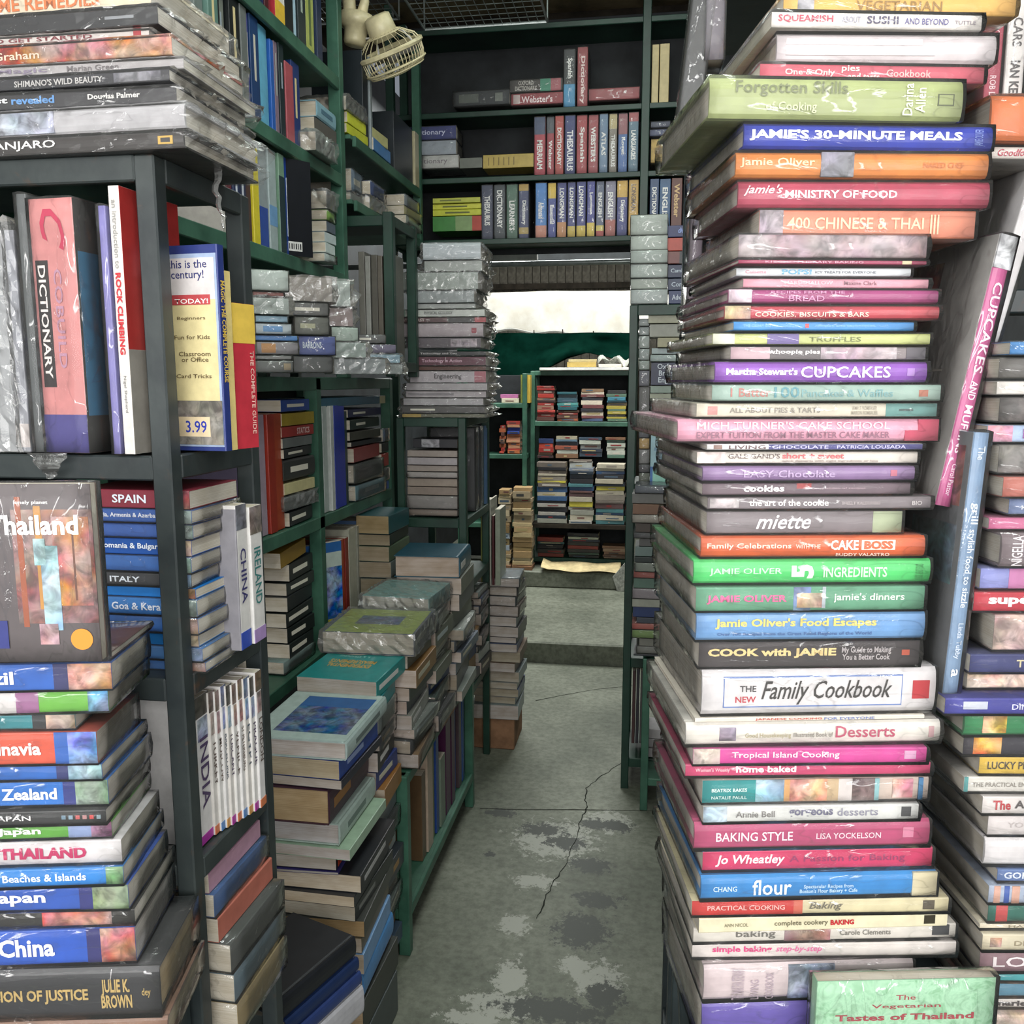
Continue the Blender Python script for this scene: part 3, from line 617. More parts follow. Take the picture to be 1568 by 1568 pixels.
 (1070, 1407, 981, 1024.5, '3a3233', dict(d='black cookbook with gold and white lettering', tx=[t('COOK with JAMIE', .04, .62, .34, .72, 'e3c98c', bold=.04), t('My Guide to Making\nYou a Better Cook', .645, .87, .25, .75, 'b4acac', bold=.02)], pt=[(.92, .955, .4, .62, 'c85a40', 'card', 'publisher_mark')])),
 (1074, 1432, 1025, 1096, 'dcd8d8', dict(d='thick white family cookbook with a blue ruled frame', hard=True, W=.24, tx=[t('THE', .158, .228, .52, .66, '4a4648', bold=.02), t('NEW', .14, .228, .28, .42, 'b8404c', bold=.02), t('Family Cookbook', .25, .81, .22, .76, '3a3634', shear=.35, bold=.01)], pt=[(.09, .855, .16, .86, '6d86bc', 'card', 'spine_frame'), (.094, .851, .19, .83, 'dcd8d8'), (.9, .972, .3, .72, 'c03038', 'card', 'publisher_mark')])),
 (1064, 1416, 1096.5, 1103.5, 'd9d2c4', dict(d='very thin cream cookbook with red capitals', wrap=0, tx=[t('JAPANESE COOKING', .26, .55, .2, .8, 'b8403c'), t('FOR EVERYONE', .56, .78, .2, .8, '6a7ab0')])),
 (1050, 1438, 1104, 1141, 'ded9d0', dict(d='off-white Desserts cookbook', hard=True, tx=[t('Good Housekeeping', .23, .41, .28, .55, 'b0a687'), t('Illustrated Book of', .42, .575, .35, .55, '8e8880'), t('Desserts', .585, .82, .3, .82, 'b4506a')], pt=[(.13, .195, .2, .8, '8a7a8c', 'photo'), (.955, .975, .25, .75, 'd6aeb0')])),
 (1062, 1417, 1141.5, 1168, 'cf4295', dict(d='magenta cookbook on tropical island cooking', tx=[t('Tropical Island Cooking', .165, .625, .3, .8, 'f5dcea')], pt=[(.0, .115, 0, 1, 'c9b6b0', 'photo'), (.905, .955, .25, .8, 'd9a6c6', 'card', 'publisher_mark')])),
 (1050, 1423, 1168.5, 1190, 'c93f6e', dict(d='rose pink cookbook lettered home baked', tx=[t("Women's Weekly", .04, .18, .3, .7, 'eec2cc', name='publisher'), t('home baked', .205, .45, .3, .85, 'fbeef0', bold=.03)])),
 (1075, 1421, 1190.5, 1227.5, 'c9b8ac', dict(d='cookbook with a row of small cake pictures', tx=[t('BEATRIX BAKES', .04, .195, .5, .66, 'd7ece8', bold=.02), t('NATALIE PAULL', .04, .195, .18, .32, 'd7ece8', name='author')], pt=[(0, .235, 0, 1, '1f8c8c'), (.235, .36, 0, 1, '86b4cc', 'photo'), (.36, .385, 0, 1, 'd8a468'), (.385, .55, 0, 1, 'd29a84', 'photo'), (.55, .6, 0, 1, 'c9b08c'), (.6, .66, 0, 1, 'd8d0cc'), (.66, .76, 0, 1, '7a5a58', 'photo'), (.76, .78, 0, 1, '8fc0c4'), (.84, .93, .1, .95, 'c86a62', 'photo'), (.955, .975, 0, 1, '4a88b8')])),
 (1077, 1406, 1228, 1254.5, 'd6d6d2', dict(d='pale cookbook on gorgeous desserts', tx=[t('Annie Bell', .15, .33, .3, .7, '7a7674', name='author'), t('gorgeous', .395, .6, .22, .78, '68667c', bold=.03), t('desserts', .62, .81, .32, .82, '8a8896')], pt=[(.0, .11, 0, 1, 'a6c4d4', 'photo'), (.92, .965, .2, .85, '4a4a4c', 'card', 'publisher_mark')])),
 (1063, 1422, 1255, 1298.5, 'b94873', dict(d='thick raspberry hardback lettered BAKING STYLE', hard=True, tx=[t('BAKING STYLE', .09, .415, .32, .66, 'f0d8e0'), t('LISA YOCKELSON', .515, .79, .36, .58, 'eed0da', name='author')], pt=[(.885, .93, .35, .75, 'd98aa6', 'card', 'publisher_mark')])),
 (1076, 1427, 1299, 1331.5, 'cd2d62', dict(d='deep pink cookbook lettered A Passion for Baking', tx=[t('Jo Wheatley', .055, .355, .2, .8, 'fbe6ec', shear=.2, bold=.02, name='author'), t('A Passion for Baking', .375, .88, .28, .72, '8f2a5c')])),
 (1073, 1434, 1332, 1370.5, '2b86c8', dict(d='bright blue cookbook lettered flour with a cream end', hard=True, tx=[t('CHANG', .05, .15, .38, .6, 'cfe6f4', name='author'), t('flour', .215, .38, .2, .85, 'e8f4fa'), t("Spectacular Recipes from\nBoston's Flour Bakery + Cafe", .415, .66, .2, .6, 'bcdcf0', bold=.02)], pt=[(.895, 1, 0, 1, 'd9cfae')])),
 (1060, 1451, 1371, 1395.5, 'd8cda6', dict(d='red and cream cookbook lettered Baking', tx=[t('PRACTICAL COOKING', .06, .36, .35, .68, 'f0b8b0'), t('Baking', .455, .585, .22, .85, '6a6456', shear=.3)], pt=[(0, .395, 0, 1, 'c8302c'), (.395, .43, 0, 1, 'd46a54'), (.9, .945, .2, .85, '5a5040', 'card', 'publisher_mark')])),
 (1070, 1452, 1396, 1419.5, 'e0d8b8', dict(d='cream cookbook lettered complete cookery', wrap=0, tx=[t('ANN NICOL', .1, .195, .4, .62, '8a846c', name='author'), t('complete cookery', .3, .515, .3, .72, '6e6854'), t('BAKING', .525, .62, .34, .68, 'b82c34', bold=.04)], pt=[(.905, .95, .2, .8, '3c382c', 'card', 'publisher_mark')])),
 (1062, 1462, 1420, 1444.5, 'dad4ca', dict(d='white cookbook with a picture block, lettered baking', tx=[t('baking', .16, .31, .2, .82, '6c6862'), t('Carole Clements', .555, .75, .35, .72, '7a766e', name='author')], pt=[(.345, .52, 0, 1, '9c6058', 'photo'), (.91, .975, .2, .95, '3c3c40', 'card', 'publisher_mark')])),
 (1061, 1461, 1445, 1468.5, 'd8d0ca', dict(d='white cookbook lettered simple baking in pink', tx=[t('simple baking', .075, .3, .3, .85, 'd02f78', bold=.03), t('step-by-step', .315, .49, .3, .85, 'd65a94', shear=.3)])),
 (1077, 1398, 1469, 1524.5, 'd3c3c4', dict(d='thick pale pink hardback with a blue picture', hard=True, tx=[t('THE\nMARTHA\nSTEWART\nLIVING\nCOOKBOOK', .24, .74, .04, .96, 'b3a2ac', rot=True)], pt=[(.40, .62, .03, .97, '8fa0c0', 'photo')])),
 (1074, 1384, 1525, 1603, '6351a8', dict(d='big violet hardback', hard=True)),
]
e = R1[-2][5]; e['tx'] = [t('THE MARTHA STEWART', .13, .19, .05, .95, 'b3a2ac', rot=True), t('LIVING', .22, .26, .05, .6, 'b3a2ac', rot=True), t('COOKBOOK', .29, .33, .05, .8, 'b3a2ac', rot=True)]
pile_front(R1, (.2, .95, 0), 11, 'cookbook', 'cookbook', 'cookbooks in the tall front pile', 'tall cookbook pile', 1270, Wd=.215)

# ------------------------------------------------------------ second pile of cookbooks behind its right side
R2L = [
 (1514, 1700, 168, 236, 'd3743f', dict(d='orange thick book with a plant emblem', hard=True, fw=.05)),
 (1512, 1690, 238, 259, 'd8d0c8', dict(d='white thin book lettered Goodfood', fw=.04, tx=[t('Goodfood', .08, .4, .2, .8, 'b0304a', shear=.3)])),
]
pile_front(R2L, (.42, 1.08, 0), 11, 'cookbook', 'cookbook', 'cookbooks in the edge pile', 'the short stack by the car books', 1540)
R3B = yfor(BZ + .002, 1540, (.42, 1.02, 0), 9)
R3 = [
 (1546, 1730, 522, 545, '3f7fb8', {}), (1530, 1720, 546, 581, '5a5652', {}),
 (1527, 1720, 582, 606, 'ded9d2', dict(tx=[t('YA', .2, .35, .3, .7, '6a6058')])), (1530, 1715, 607, 648, '544c4a', dict(photo=True, d='dark picture spined cookbook')),
 (1512, 1705, 650, 679, 'a8bcd8', dict(d='pale blue cookbook with a pink flower picture', tx=[t('10', .28, .42, .2, .8, '8a4a90')], pt=[(0, .2, 0, 1, 'c890a0', 'photo')])),
 (1530, 1700, 680, 726, '6a6460', dict(photo=True, d='black and white picture spined cookbook')),
 (1535, 1720, 728, 762, 'b5695c', {}), (1546, 1730, 763, 790, '6f7fa4', dict(tx=[t('Masters', .1, .25, .3, .6, 'dde0ea')])),
 (1515, 1710, 792, 813, 'c4668e', {}), (1532, 1720, 814, 868, '7a6c70', dict(d='mauve grey cookbook with tall white capitals', hard=True, tx=[t('NIGELLA', .08, .17, .05, .95, 'e8e0e2', rot=True), t('LAWSON', .2, .27, .1, .9, 'd8ccd0', rot=True)])),
 (1500, 1700, 870, 904, '8a90c8', dict(d='blue to pink cookbook', pt=[(.22, .5, 0, 1, 'c87fae')])),
 (1492, 1690, 905, 937, 'b82238', dict(d='red cookbook lettered super', tx=[t('super', .11, .5, .25, .75, 'f6ecec', bold=.04)])),
 (1522, 1720, 939, 996, 'b59a94', dict(photo=True, d='thick pinkish picture spined cookbook')),
 (1485, 1700, 998, 1029, '32376e', dict(d='navy cookbook with gold capitals', tx=[t('THE', .33, .5, .3, .7, 'd0c49c')])),
 (1480, 1695, 1030, 1057, 'c8a88a', dict(photo=True, d='cookbook with a strip of food pictures')),
 (1448, 1680, 1058, 1085, '3c3c96', dict(d='indigo DINNERS cookbook', fw=.02, tx=[t('DINNERS', .44, .7, .3, .65, 'd8d8ee')], pt=[(.12, .28, .3, .8, 'c8ccd8')])),
 (1475, 1690, 1086, 1127, '2f8350', dict(d='green cookbook with an orange disc picture', hard=True, pt=[(.13, .30, .12, .88, 'd8a860', 'photo')])),
 (1475, 1690, 1128, 1160, '33303a', dict(d='black cookbook with an orange flower picture', pt=[(.07, .27, .05, .95, 'd08a58', 'photo')])),
 (1500, 1700, 1161, 1190, 'dcb94c', dict(d='yellow cookbook lettered LUCKY PEACH', tx=[t('LUCKY PEACH', .06, .5, .3, .75, '4a4030', bold=.02)])),
 (1476, 1690, 1190.5, 1216.5, 'd6d2ca', dict(d='white cookbook lettered THE PRACTICAL with teal edge', tx=[t('THE PRACTICAL ENCYCLOPEDIA', .06, .7, .35, .65, '8a847c')], pt=[(0, .03, 0, 1, '5aa0a0')])),
 (1505, 1700, 1217, 1246, 'dcd6d2', dict(d='white cookbook with red and black lettering', tx=[t('The', .08, .22, .25, .8, 'b03a40', bold=.03), t('Allergy', .25, .55, .2, .8, '4a4444', bold=.03)])),
 (1513, 1710, 1247, 1283, 'd9d2d0', dict(d='white cookbook with faint grey capitals', tx=[t('YOTAM', .15, .45, .35, .6, 'b8b0ae')])),
 (1508, 1705, 1284, 1329, 'dcd8d8', dict(d='blank white hardback', hard=True)),
 (1528, 1720, 1330, 1351, '5872a4', dict(d='blue cookbook with white capitals', tx=[t('GORDON', .05, .45, .25, .8, 'd8e0ee', bold=.02)])),
 (1515, 1710, 1352, 1381, 'a8b4c8', dict(d='striped pastel cookbook', tx=[t('desserts', .27, .6, .2, .8, 'f0ece8')], pt=[(.04, .09, 0, 1, 'd8a894'), (.12, .16, 0, 1, '3a5aa8'), (.18, .24, 0, 1, 'd8a894')])),
 (1513, 1710, 1382, 1413, '2a6a5c', dict(d='red and green cookbook with a large white capital', tx=[t('NEW', .33, .7, .2, .85, 'f0ece8', bold=.02)], pt=[(.06, .15, 0, 1, 'c04a4a'), (.3, 1, 0, 1, 'b8303c')])),
 (1500, 1700, 1414, 1424, 'd6ccb4', dict(d='thin cream cookbook', tx=[t('HAZAN', .22, .5, .2, .8, '8a8068')])),
 (1505, 1700, 1425, 1452, 'd9cfb4', dict(d='cream cookbook with a small tomato picture', tx=[t('DELICIOUS', .25, .7, .3, .62, '9a8e74')], pt=[(.06, .15, .2, .8, 'b84a38', 'photo')])),
 (1500, 1700, 1453, 1487, '94757c', dict(d='mauve cookbook with wide white capitals', tx=[t('LOVE', .1, .6, .25, .75, 'f0e6e6')])),
 (1513, 1700, 1488, 1506, '4aa5a8', {}), (1513, 1700, 1507, 1531, '5f8fa4', {}),
 (1513, 1700, 1532, 1548, 'd8d0c8', dict(d='white thin magazine book lettered marie', tx=[t('marie claire', .05, .6, .2, .85, '3c3432', bold=.04)])),
 (1513, 1700, 1549, R3B, 'c8a890', dict(photo=True, d='warm picture spined cookbook')),
]
pile_front(R3, (.42, 1.02, 0), 9, 'cookbook', 'cookbook', 'cookbooks in the edge pile', 'the second cookbook pile', 1540, Wd=.2)
# books leaning and standing between the piles
def leaning(name, cat, label, foot, yaw, lean, L, T, W, col, **k):
    return book(name, cat, label, 'books wedged between the cookbook piles', Mup(foot, yaw, lean, L), L, T, W, col, **k)
p = onY(1430, 772, 1.02); q = onY(1546, 352, 1.02); Lc = math.hypot(q.x - p.x, q.z - p.z); an = math.degrees(math.atan2(q.x - p.x, q.z - p.z))
leaning('cookbook', 'cookbook', 'pink spined cupcakes and muffins book leaning outwards', p, 20, an, Lc, .024, .2, 'c0528c', hard=True, cover='c0528c', wrap=1,
        tx=[t('CUPCAKES', .17, .5, .25, .75, 'f4e4ee'), t('AND', .53, .6, .3, .7, 'f4e4ee'), t('MUFFINS', .62, .8, .28, .72, 'f4e4ee'), t('Carol Pastor', .84, .96, .35, .65, 'ecd0e0', name='author')], pt=[(0, .12, 0, 1, 'cfd0d4', 'photo')],
        front=[('back', 'card', .0, 1, 0, 1, 'a8a4a0'), ('back', 'photo', .15, .6, .6, .93, '8a4a34'), ('back', 'card', .35, .8, .30, .31, '77726c'), ('back', 'card', .35, .75, .34, .35, '77726c'), ('back', 'card', .35, .8, .38, .39, '77726c'), ('back', 'card', .35, .7, .45, .46, '77726c'), ('back', 'card', .35, .8, .5, .51, '77726c')])
p = onY(1502, 520, 1.06); q = onY(1606, 200, 1.06)
leaning('cookbook', 'cookbook', 'white spined book leaning behind the pink cupcake one', p, 14, math.degrees(math.atan2(q.x - p.x, q.z - p.z)), .26, .022, .18, 'd9d6d6', wrap=1)
p = onY(1441, 1062, 1.0); q = onY(1492, 662, 1.0); Lc = (q - p).length
leaning('cookbook', 'cookbook', 'blue grey grill cookbook standing between the two piles', p, 15, math.degrees(math.atan2(q.x - p.x, q.z - p.z)), Lc, .022, .19, '7f9ab8', hard=True, wrap=1,
        tx=[t('The', .05, .1, .3, .7, 'dfe8f2'), t('grill', .26, .34, .25, .8, 'e6edf4'), t('stylish food to sizzle', .36, .66, .25, .75, 'e6edf4'), t('Linda Tubby', .72, .86, .3, .7, 'd2dcea', name='author'), t('a', .9, .93, .3, .7, 'f2f4f8')],
        front=[('back', 'card', 0, 1, 0, 1, '6a6c70'), ('back', 'photo', .45, .95, .72, .95, '8a3a2c'), ('back', 'photo', .5, .95, .42, .65, '4a6a74'), ('back', 'card', .4, .7, .12, .25, 'b8b8b4')])
ZC2 = onP(1540, 168, (.42, 1.08, 0), Vector((math.sin(math.radians(11)), -math.cos(math.radians(11)), 0))).z
for nm, a, b, top, col, tx in (('red car book', 1518, 1548, -40, 'a03048', [t('SPORTS, RECORD & CARS from 1926', .1, .6, .3, .7, 'e0c4c8'), t('ROB DE LA', .7, .95, .3, .7, 'e0c4c8')]), ('white car book', 1549, 1584, -40, 'd6d2ce', [t('CARS', .3, .5, .25, .75, '4a4444'), t('IAN KERR', .6, .92, .25, .75, '3c3838', bold=.03)])):
    P = onY(a, top, 1.1); Q = onY(b, top, 1.1)
    leaning('car_book', 'car book', f'{nm} standing on the short stack beside cookbooks', (P.x, 1.1, ZC2), 8, 0, P.z - ZC2, Q.x - P.x, .2, col, tx=tx, wrap=1)
# upright front cover at the foot of the pile
nb = Vector((math.sin(math.radians(11)), -math.cos(math.radians(11)), 0))
A = onP(1242, 1500, (.2, .915, 0), nb); Bq = onP(1510, 1500, (.2, .915, 0), nb); ZV = onP(1376, 1484, (.2, .915, 0), nb).z
Wv = (Bq - A).length; Lv = ZV - BZ - .003
def Mface(p, yaw, W, L, back=0):
    """standing book, front cover towards the viewer; p = foot of its left (spine) edge"""
    B = Matrix(((0, 1, 0, 0), (0, 0, -1, 0), (-1, 0, 0, 0), (0, 0, 0, 1)))  # x -> -Z, y -> X, z -> -Y
    return Matrix.Translation(p) @ Matrix.Rotation(math.radians(yaw), 4, 'Z') @ Matrix.Rotation(math.radians(-back), 4, 'X') @ Matrix.Translation((0, 0, L / 2)) @ B
A.z = ZV - Lv
book('cookbook', 'cookbook', 'mint green cookbook facing out at the foot of the tall pile', 'cookbooks in the tall front pile', Mface((A.x, A.y, A.z), 11, Wv, Lv), Lv, .018, Wv, '8fbf9c', wrap=1,
     front=[('front', 'marble', 0, 1, 0, 1, 'a9d2b2'), ('front', 'text', 'The', .445, .555, .80, .85, 'a03a44'), ('front', 'text', 'Vegetarian', .31, .70, .71, .76, 'a03a44'), ('front', 'text', 'Tastes of Thailand', .11, .89, .60, .665, 'a03a44', dict(bold=.03))])
# dark leaning booklets and lower spines beside the near right bookcase
for i, (x0, y0, x1, y1, T, col, d) in enumerate([(1030, 238, 1064, -40, .03, '1e2022', 'black plastic-wrapped booklet leaning outside the bookcase post'), (1078, 92, 1082, -60, .026, '5c5660', 'dull lilac wrapped booklet standing above the sage green hardback')]):
    p = onY(x0, y0, 1.2); q = onY(x1, y1, 1.2)
    book('booklet', 'booklet', d, 'wrapped booklets leaning by the bookcase', Mup(p, 4, math.degrees(math.atan2(q.x - p.x, q.z - p.z)), (q - p).length), (q - p).length, T, .055, col, wrap=1)
p = onY(1052, 535, 1.22); q = onY(1060, 290, 1.22)
book('booklet', 'booklet', 'lilac grey spined booklet standing beside the dark post', 'wrapped booklets leaning by the bookcase', Mup(p, 10, 1, (q - p).length), (q - p).length, .016, .045, '9a8c98', wrap=1)
for i, (y_, T_, c_, h_) in enumerate([(1.315, .03, '6a1c34', .37), (1.35, .028, '20285c', .36), (1.383, .03, '2a5a40', .34), (1.418, .034, '7a2430', .37), (1.458, .03, '30343c', .36)]):
    book('cookbook', 'cookbook', f'{cname(c_)} spined book standing {ORD[i]} under the charcoal bookcase', 'books low in the charcoal bookcase', Mup((.058, y_ + T_, .305), -90, 0, h_), h_, T_, .2, c_)
# ============================================================ near left bookcase
LT = [
 (-150, 231, -34, 14, 'd9cdb4', dict(d='cream book with orange capitals', tx=[t('FOLK HOME REMEDIES', .1, .80, .1, .6, 'c8703c', bold=.02)])),
 (-150, 243, 14.5, 46, '26262a', dict(d='black book with faint grey lettering', pt=[(.80, .91, .42, .6, '85888c', 'ink', 'title_bar')])),
 (-150, 226, 46.5, 60, 'd2cac4', dict(d='white thin book with dark red capitals', tx=[t('HOW TO GET STARTED', .2, .78, .2, .85, '7a3038', bold=.02)], pt=[(.94, .97, 0, 1, 'b03038')])),
 (-150, 264, 60.5, 92, 'a65436', dict(d='flame orange picture spined book', photo=True, tx=[t('Mark Graham', .22, .52, .25, .7, 'e4cbb4')])),
 (-150, 279, 92.5, 112, 'a8a4a4', dict(d='pale grey book on magic', tx=[t('Practical Magic', .05, .53, .2, .8, '7f7488'), t('Marian Green', .60, .78, .25, .8, '6a6466', name='author')])),
 (-150, 261, 112.5, 134, '2b2a30', dict(d='black book with white small capitals', tx=[t("SHIMANO'S WILD BEAUTY", .43, .76, .2, .75, 'b9b6b4', bold=.02)], pt=[(.8, .97, .1, .9, '70707c', 'photo')])),
 (-150, 268, 134.5, 162, '2c2b2f', dict(d='black book with blue and white lettering', tx=[t('past', .3, .40, .3, .75, 'e8e8e8', bold=.03), t('revealed', .414, .57, .3, .8, '5f94cc', bold=.03), t('Douglas Palmer', .69, .875, .3, .75, 'dcdad6', bold=.03, name='author')])),
 (-150, 285, 162.5, 204, 'b6b4b6', dict(d='silver grey book with a blue floral picture', hard=True, pt=[(.2, .55, .05, .95, '9fa6b4', 'photo')])),
 (-150, 283, 204.5, 234, '35302f', dict(d='dark brown book with large white capitals', hard=True, tx=[t('KILIMANJARO', .2, .56, .2, .8, 'f0eeea')], pt=[(.915, .965, .22, .72, 'd0a94c'), (.924, .956, .33, .61, '35302f')])),
]
pile_front(LT, (-.7, .985, 0), 0, 'plastic_wrapped_book', 'book', 'wrapped books on top of the near bookcase', 'pile above near bookcase', 140, Wd=.19, wrap=3)
# standing front row
row_front([(-40, 1, 350, 'a8aaac', dict(wrap=2)), (1.5, 20, 352, '9a9ca4', dict(wrap=2, W=.14, pt=[(.87, .98, 0, 1, 'd6ccc8')])),
 (21, 40, 297, '55595a', dict(wrap=1, W=.14)),
 (42, 117, 306, 'd08a88', dict(hard=False, W=.17, wrap=1, d='thick pink DICTIONARY with a violet foot', yaw=-4, cover='d08a88', tx=[t('DICTIONARY', .255, .70, .13, .30, 'e8e0dc', bold=.02), t('COBUILD', .27, .66, .48, .66, 'b48aa0'), t('C', .04, .2, .25, .8, 'b82c50', shear=.4)], pt=[(.235, .735, .07, .36, '2a2224'), (.845, 1, 0, 1, '4a4488')], front=[('front', 'card', 0, 1, 0, 1, '24211f'), ('front', 'card', .02, .25, .15, .8, '1f6e94')])),
 (128, 152, 322, '5a3420', dict(W=.13, d='dark brown book behind the pink dictionary', dy=.03)),
 (157, 172, 318, '7a74b4', dict(wrap=1, W=.12, dy=-.012)),
 (173, 192, 288, 'd9d5d0', dict(d='white ROCK CLIMBING guide', W=.12, dy=-.012, yaw=-3, tx=[t('an introduction to', .05, .30, .3, .72, '9a9894'), t('ROCK CLIMBING', .315, .62, .25, .75, 'c03a40', bold=.04), t('Nigel Shepherd', .7, .84, .35, .65, '8a8884', name='author')], front=[('front', 'card', 0, 1, .4, 1, 'a83230'), ('front', 'card', 0, 1, 0, .4, '908c84')])),
 (203, 216, 420, '8a867c', dict(W=.08, dy=.02, d='grey worn booklet beside the climbing guide')),
], 1.003, ZS1 + .004, 'reference_book', 'reference book', 'reference books on the near shelf', 'the near shelf', W=.15)
# blue guide pile
LPB = [750, 779, 802, 826, 851, 877, 899, 915, 943, 969, 989, 1011, 1028]
LPC = ['8c3442', '2c5fb0', '2d62b6', '2458a8', '2a6cbc', '26282e', '1f74c0', '1a78c4', '2a6fc0', '2878bc', '3c7ab8', '2a66a8']
LPT = {0: ('SPAIN', .32, .62), 1: ('Georgia, Armenia & Azerbaijan', .1, .76), 3: ('Romania & Bulgaria', .2, .76), 5: ('ITALY', .3, .56), 7: ('Goa & Kerala', .3, .76)}
RX = [286, 290, 292, 290, 289, 288, 296, 297, 300, 300, 306, 310]
ent = []
for i in range(12):
    d = dict(d=('maroon' if i == 0 else 'black' if i == 5 else 'blue') + ' travel guide', wrap=1 if i % 3 else 0, W=random.uniform(.122, .132), pages='cfcbc0', fw=random.uniform(-.003, .003), pt=[(.81, 1, 0, 1, random.choice(['8a6a4a', '6a8a7a', 'a08468', '5a80a0', '8a5a48']), 'photo')])
    if i in LPT: d['tx'] = [t(LPT[i][0], LPT[i][1], LPT[i][2], .28, .74, 'e6ecf4', bold=.02)]
    ent.append((118, RX[i] + 4, LPB[i], LPB[i + 1] - .4, LPC[i], d))
pile_front(ent, (-.6, 1.034, 0), 0, 'travel_guide', 'travel guide', 'travel guides piled behind the post', 'the blue guide pile', 245)
# aisle side of the near bookcase
Xs = -.535
row_aisle([(343, 352, .258, '2c3a78', dict(d='blue magic course book', y=500, W=.103, wrap=0, yaw=-6, tx=[t('MAGIC THE COMPLETE COURSE', .17, .66, .2, .8, 'd9b850', bold=.02)], front=[('back', 'card', .02, .98, .02, .96, '9fb0cc'), ('back', 'card', .1, .95, .03, .94, 'd9cb98'), ('back', 'card', .1, .95, .74, .94, 'd4cecc'), ('back', 'text', 'this is the\ncentury!', .3, .85, .83, .93, '33386c'), ('back', 'card', .3, .88, .715, .765, 'b8484c'), ('back', 'text', 'TODAY!', .38, .85, .722, .745, 'f0e4e0'), ('back', 'text', 'Beginners', .4, .8, .64, .66, '6a5c40'), ('back', 'text', 'Fun for Kids', .35, .85, .55, .57, '6a5c40'), ('back', 'text', 'Classroom\nor Office', .4, .85, .44, .49, '6a5c40'), ('back', 'text', 'Card Tricks', .35, .85, .36, .38, '6a5c40'), ('back', 'photo', .3, .98, .03, .25, '7a7468'), ('back', 'card', .35, .8, .07, .17, 'd8c4a0'), ('back', 'text', '3.99', .45, .75, .09, .15, '2c3a9c')])),
 (353, 361, .228, 'd8c480', dict(y=500, W=.1, yaw=-10)),
 (362, 386, .19, 'b83440', dict(d='red and yellow thick book', y=500, W=.12, yaw=-16, tx=[t('THE COMPLETE GUIDE', .32, .9, .72, .88, 'e0b4a8')], pt=[(0, .27, 0, 1, 'd8b850')]))],
 Xs, ZS1 + .004, 'magic_book', 'book', 'books facing the aisle in the near bookcase', 'the aisle shelf')
p = onY(250, 692, 1.035); 
book('booklet', 'booklet', 'worn red and cream booklet in plastic tucked behind the post', None, Mup((p.x - .002, 1.03, ZS1 + .004), 62, 0, .275), .275, .004, .05, 'b8aa8c', wrap=1, front=[('back', 'card', 0, 1, .55, 1, 'a8423f'), ('back', 'photo', 0, 1, .45, .62, 'a86a5c')])
row_aisle([(361, 367, .20, '8c8a90', dict(y=840, X=-.562, d='grey spined tall guide')), (368, 384, .205, 'dcdad6', dict(y=840, d='white spined CHINA guide', tx=[t('CHINA', .3, .68, .2, .75, '3c3a6c')], pt=[(0, .17, 0, 1, '6a6a74', 'photo'), (.88, 1, 0, 1, '3450b0')])),
 (385, 403, .198, 'dedcd8', dict(y=840, d='white spined IRELAND guide', tx=[t('IRELAND', .3, .72, .2, .75, '3a7a78')], pt=[(0, .2, 0, 1, '7a6a60', 'photo'), (.9, 1, 0, 1, 'a88cc0')]))],
 -.556, ZS2 + .008, 'travel_guide', 'travel guide', 'white spined guides facing the aisle', 'the guides behind the blue pile', W=.11)
DK = ['INDIA', 'TURKEY', 'MOSCOW', 'BARCELONA', 'TUSCANY', 'VENICE', 'ST PETERSBURG', 'EGYPT', 'PRAGUE', 'LONDON']
pxs = [303, 326, 336, 345, 353, 362, 371, 380, 389, 398, 407]
ent = []
for i in range(10):
    ent.append((pxs[i], pxs[i + 1], .212 - .002 * (i % 3), ['d8d6d4', 'd4d0ca', 'dad8d4'][i % 3], dict(y=1200, X=-.602 + .0036 * i, dx=0, yaw=0, d=f'white spined {DK[i]} guide', tx=[t(DK[i], .34 if i else .28, .66 if i else .76, .22, .78, ['4a3a5c', '5a4a44', '6a5a50', '4a5a6a'][i % 4])], pt=[(0, .14, 0, 1, ['4a4640', '6a5a4c', '7a6450', '5a6a80'][i % 4], 'photo'), (.15, .3, .15, .85, ['8c9ab4', 'a4887c', '9a4c58', '6a7cb0'][i % 4], 'photo'), (.94, 1, 0, 1, ['a83a9c', 'd07a50', '5a88c0', 'c89450'][i % 4])])))
row_aisle(ent, -.574, ZS3 + .004, 'travel_guide', 'travel guide', 'white spined guides facing the aisle', 'the white guide row', W=.13)
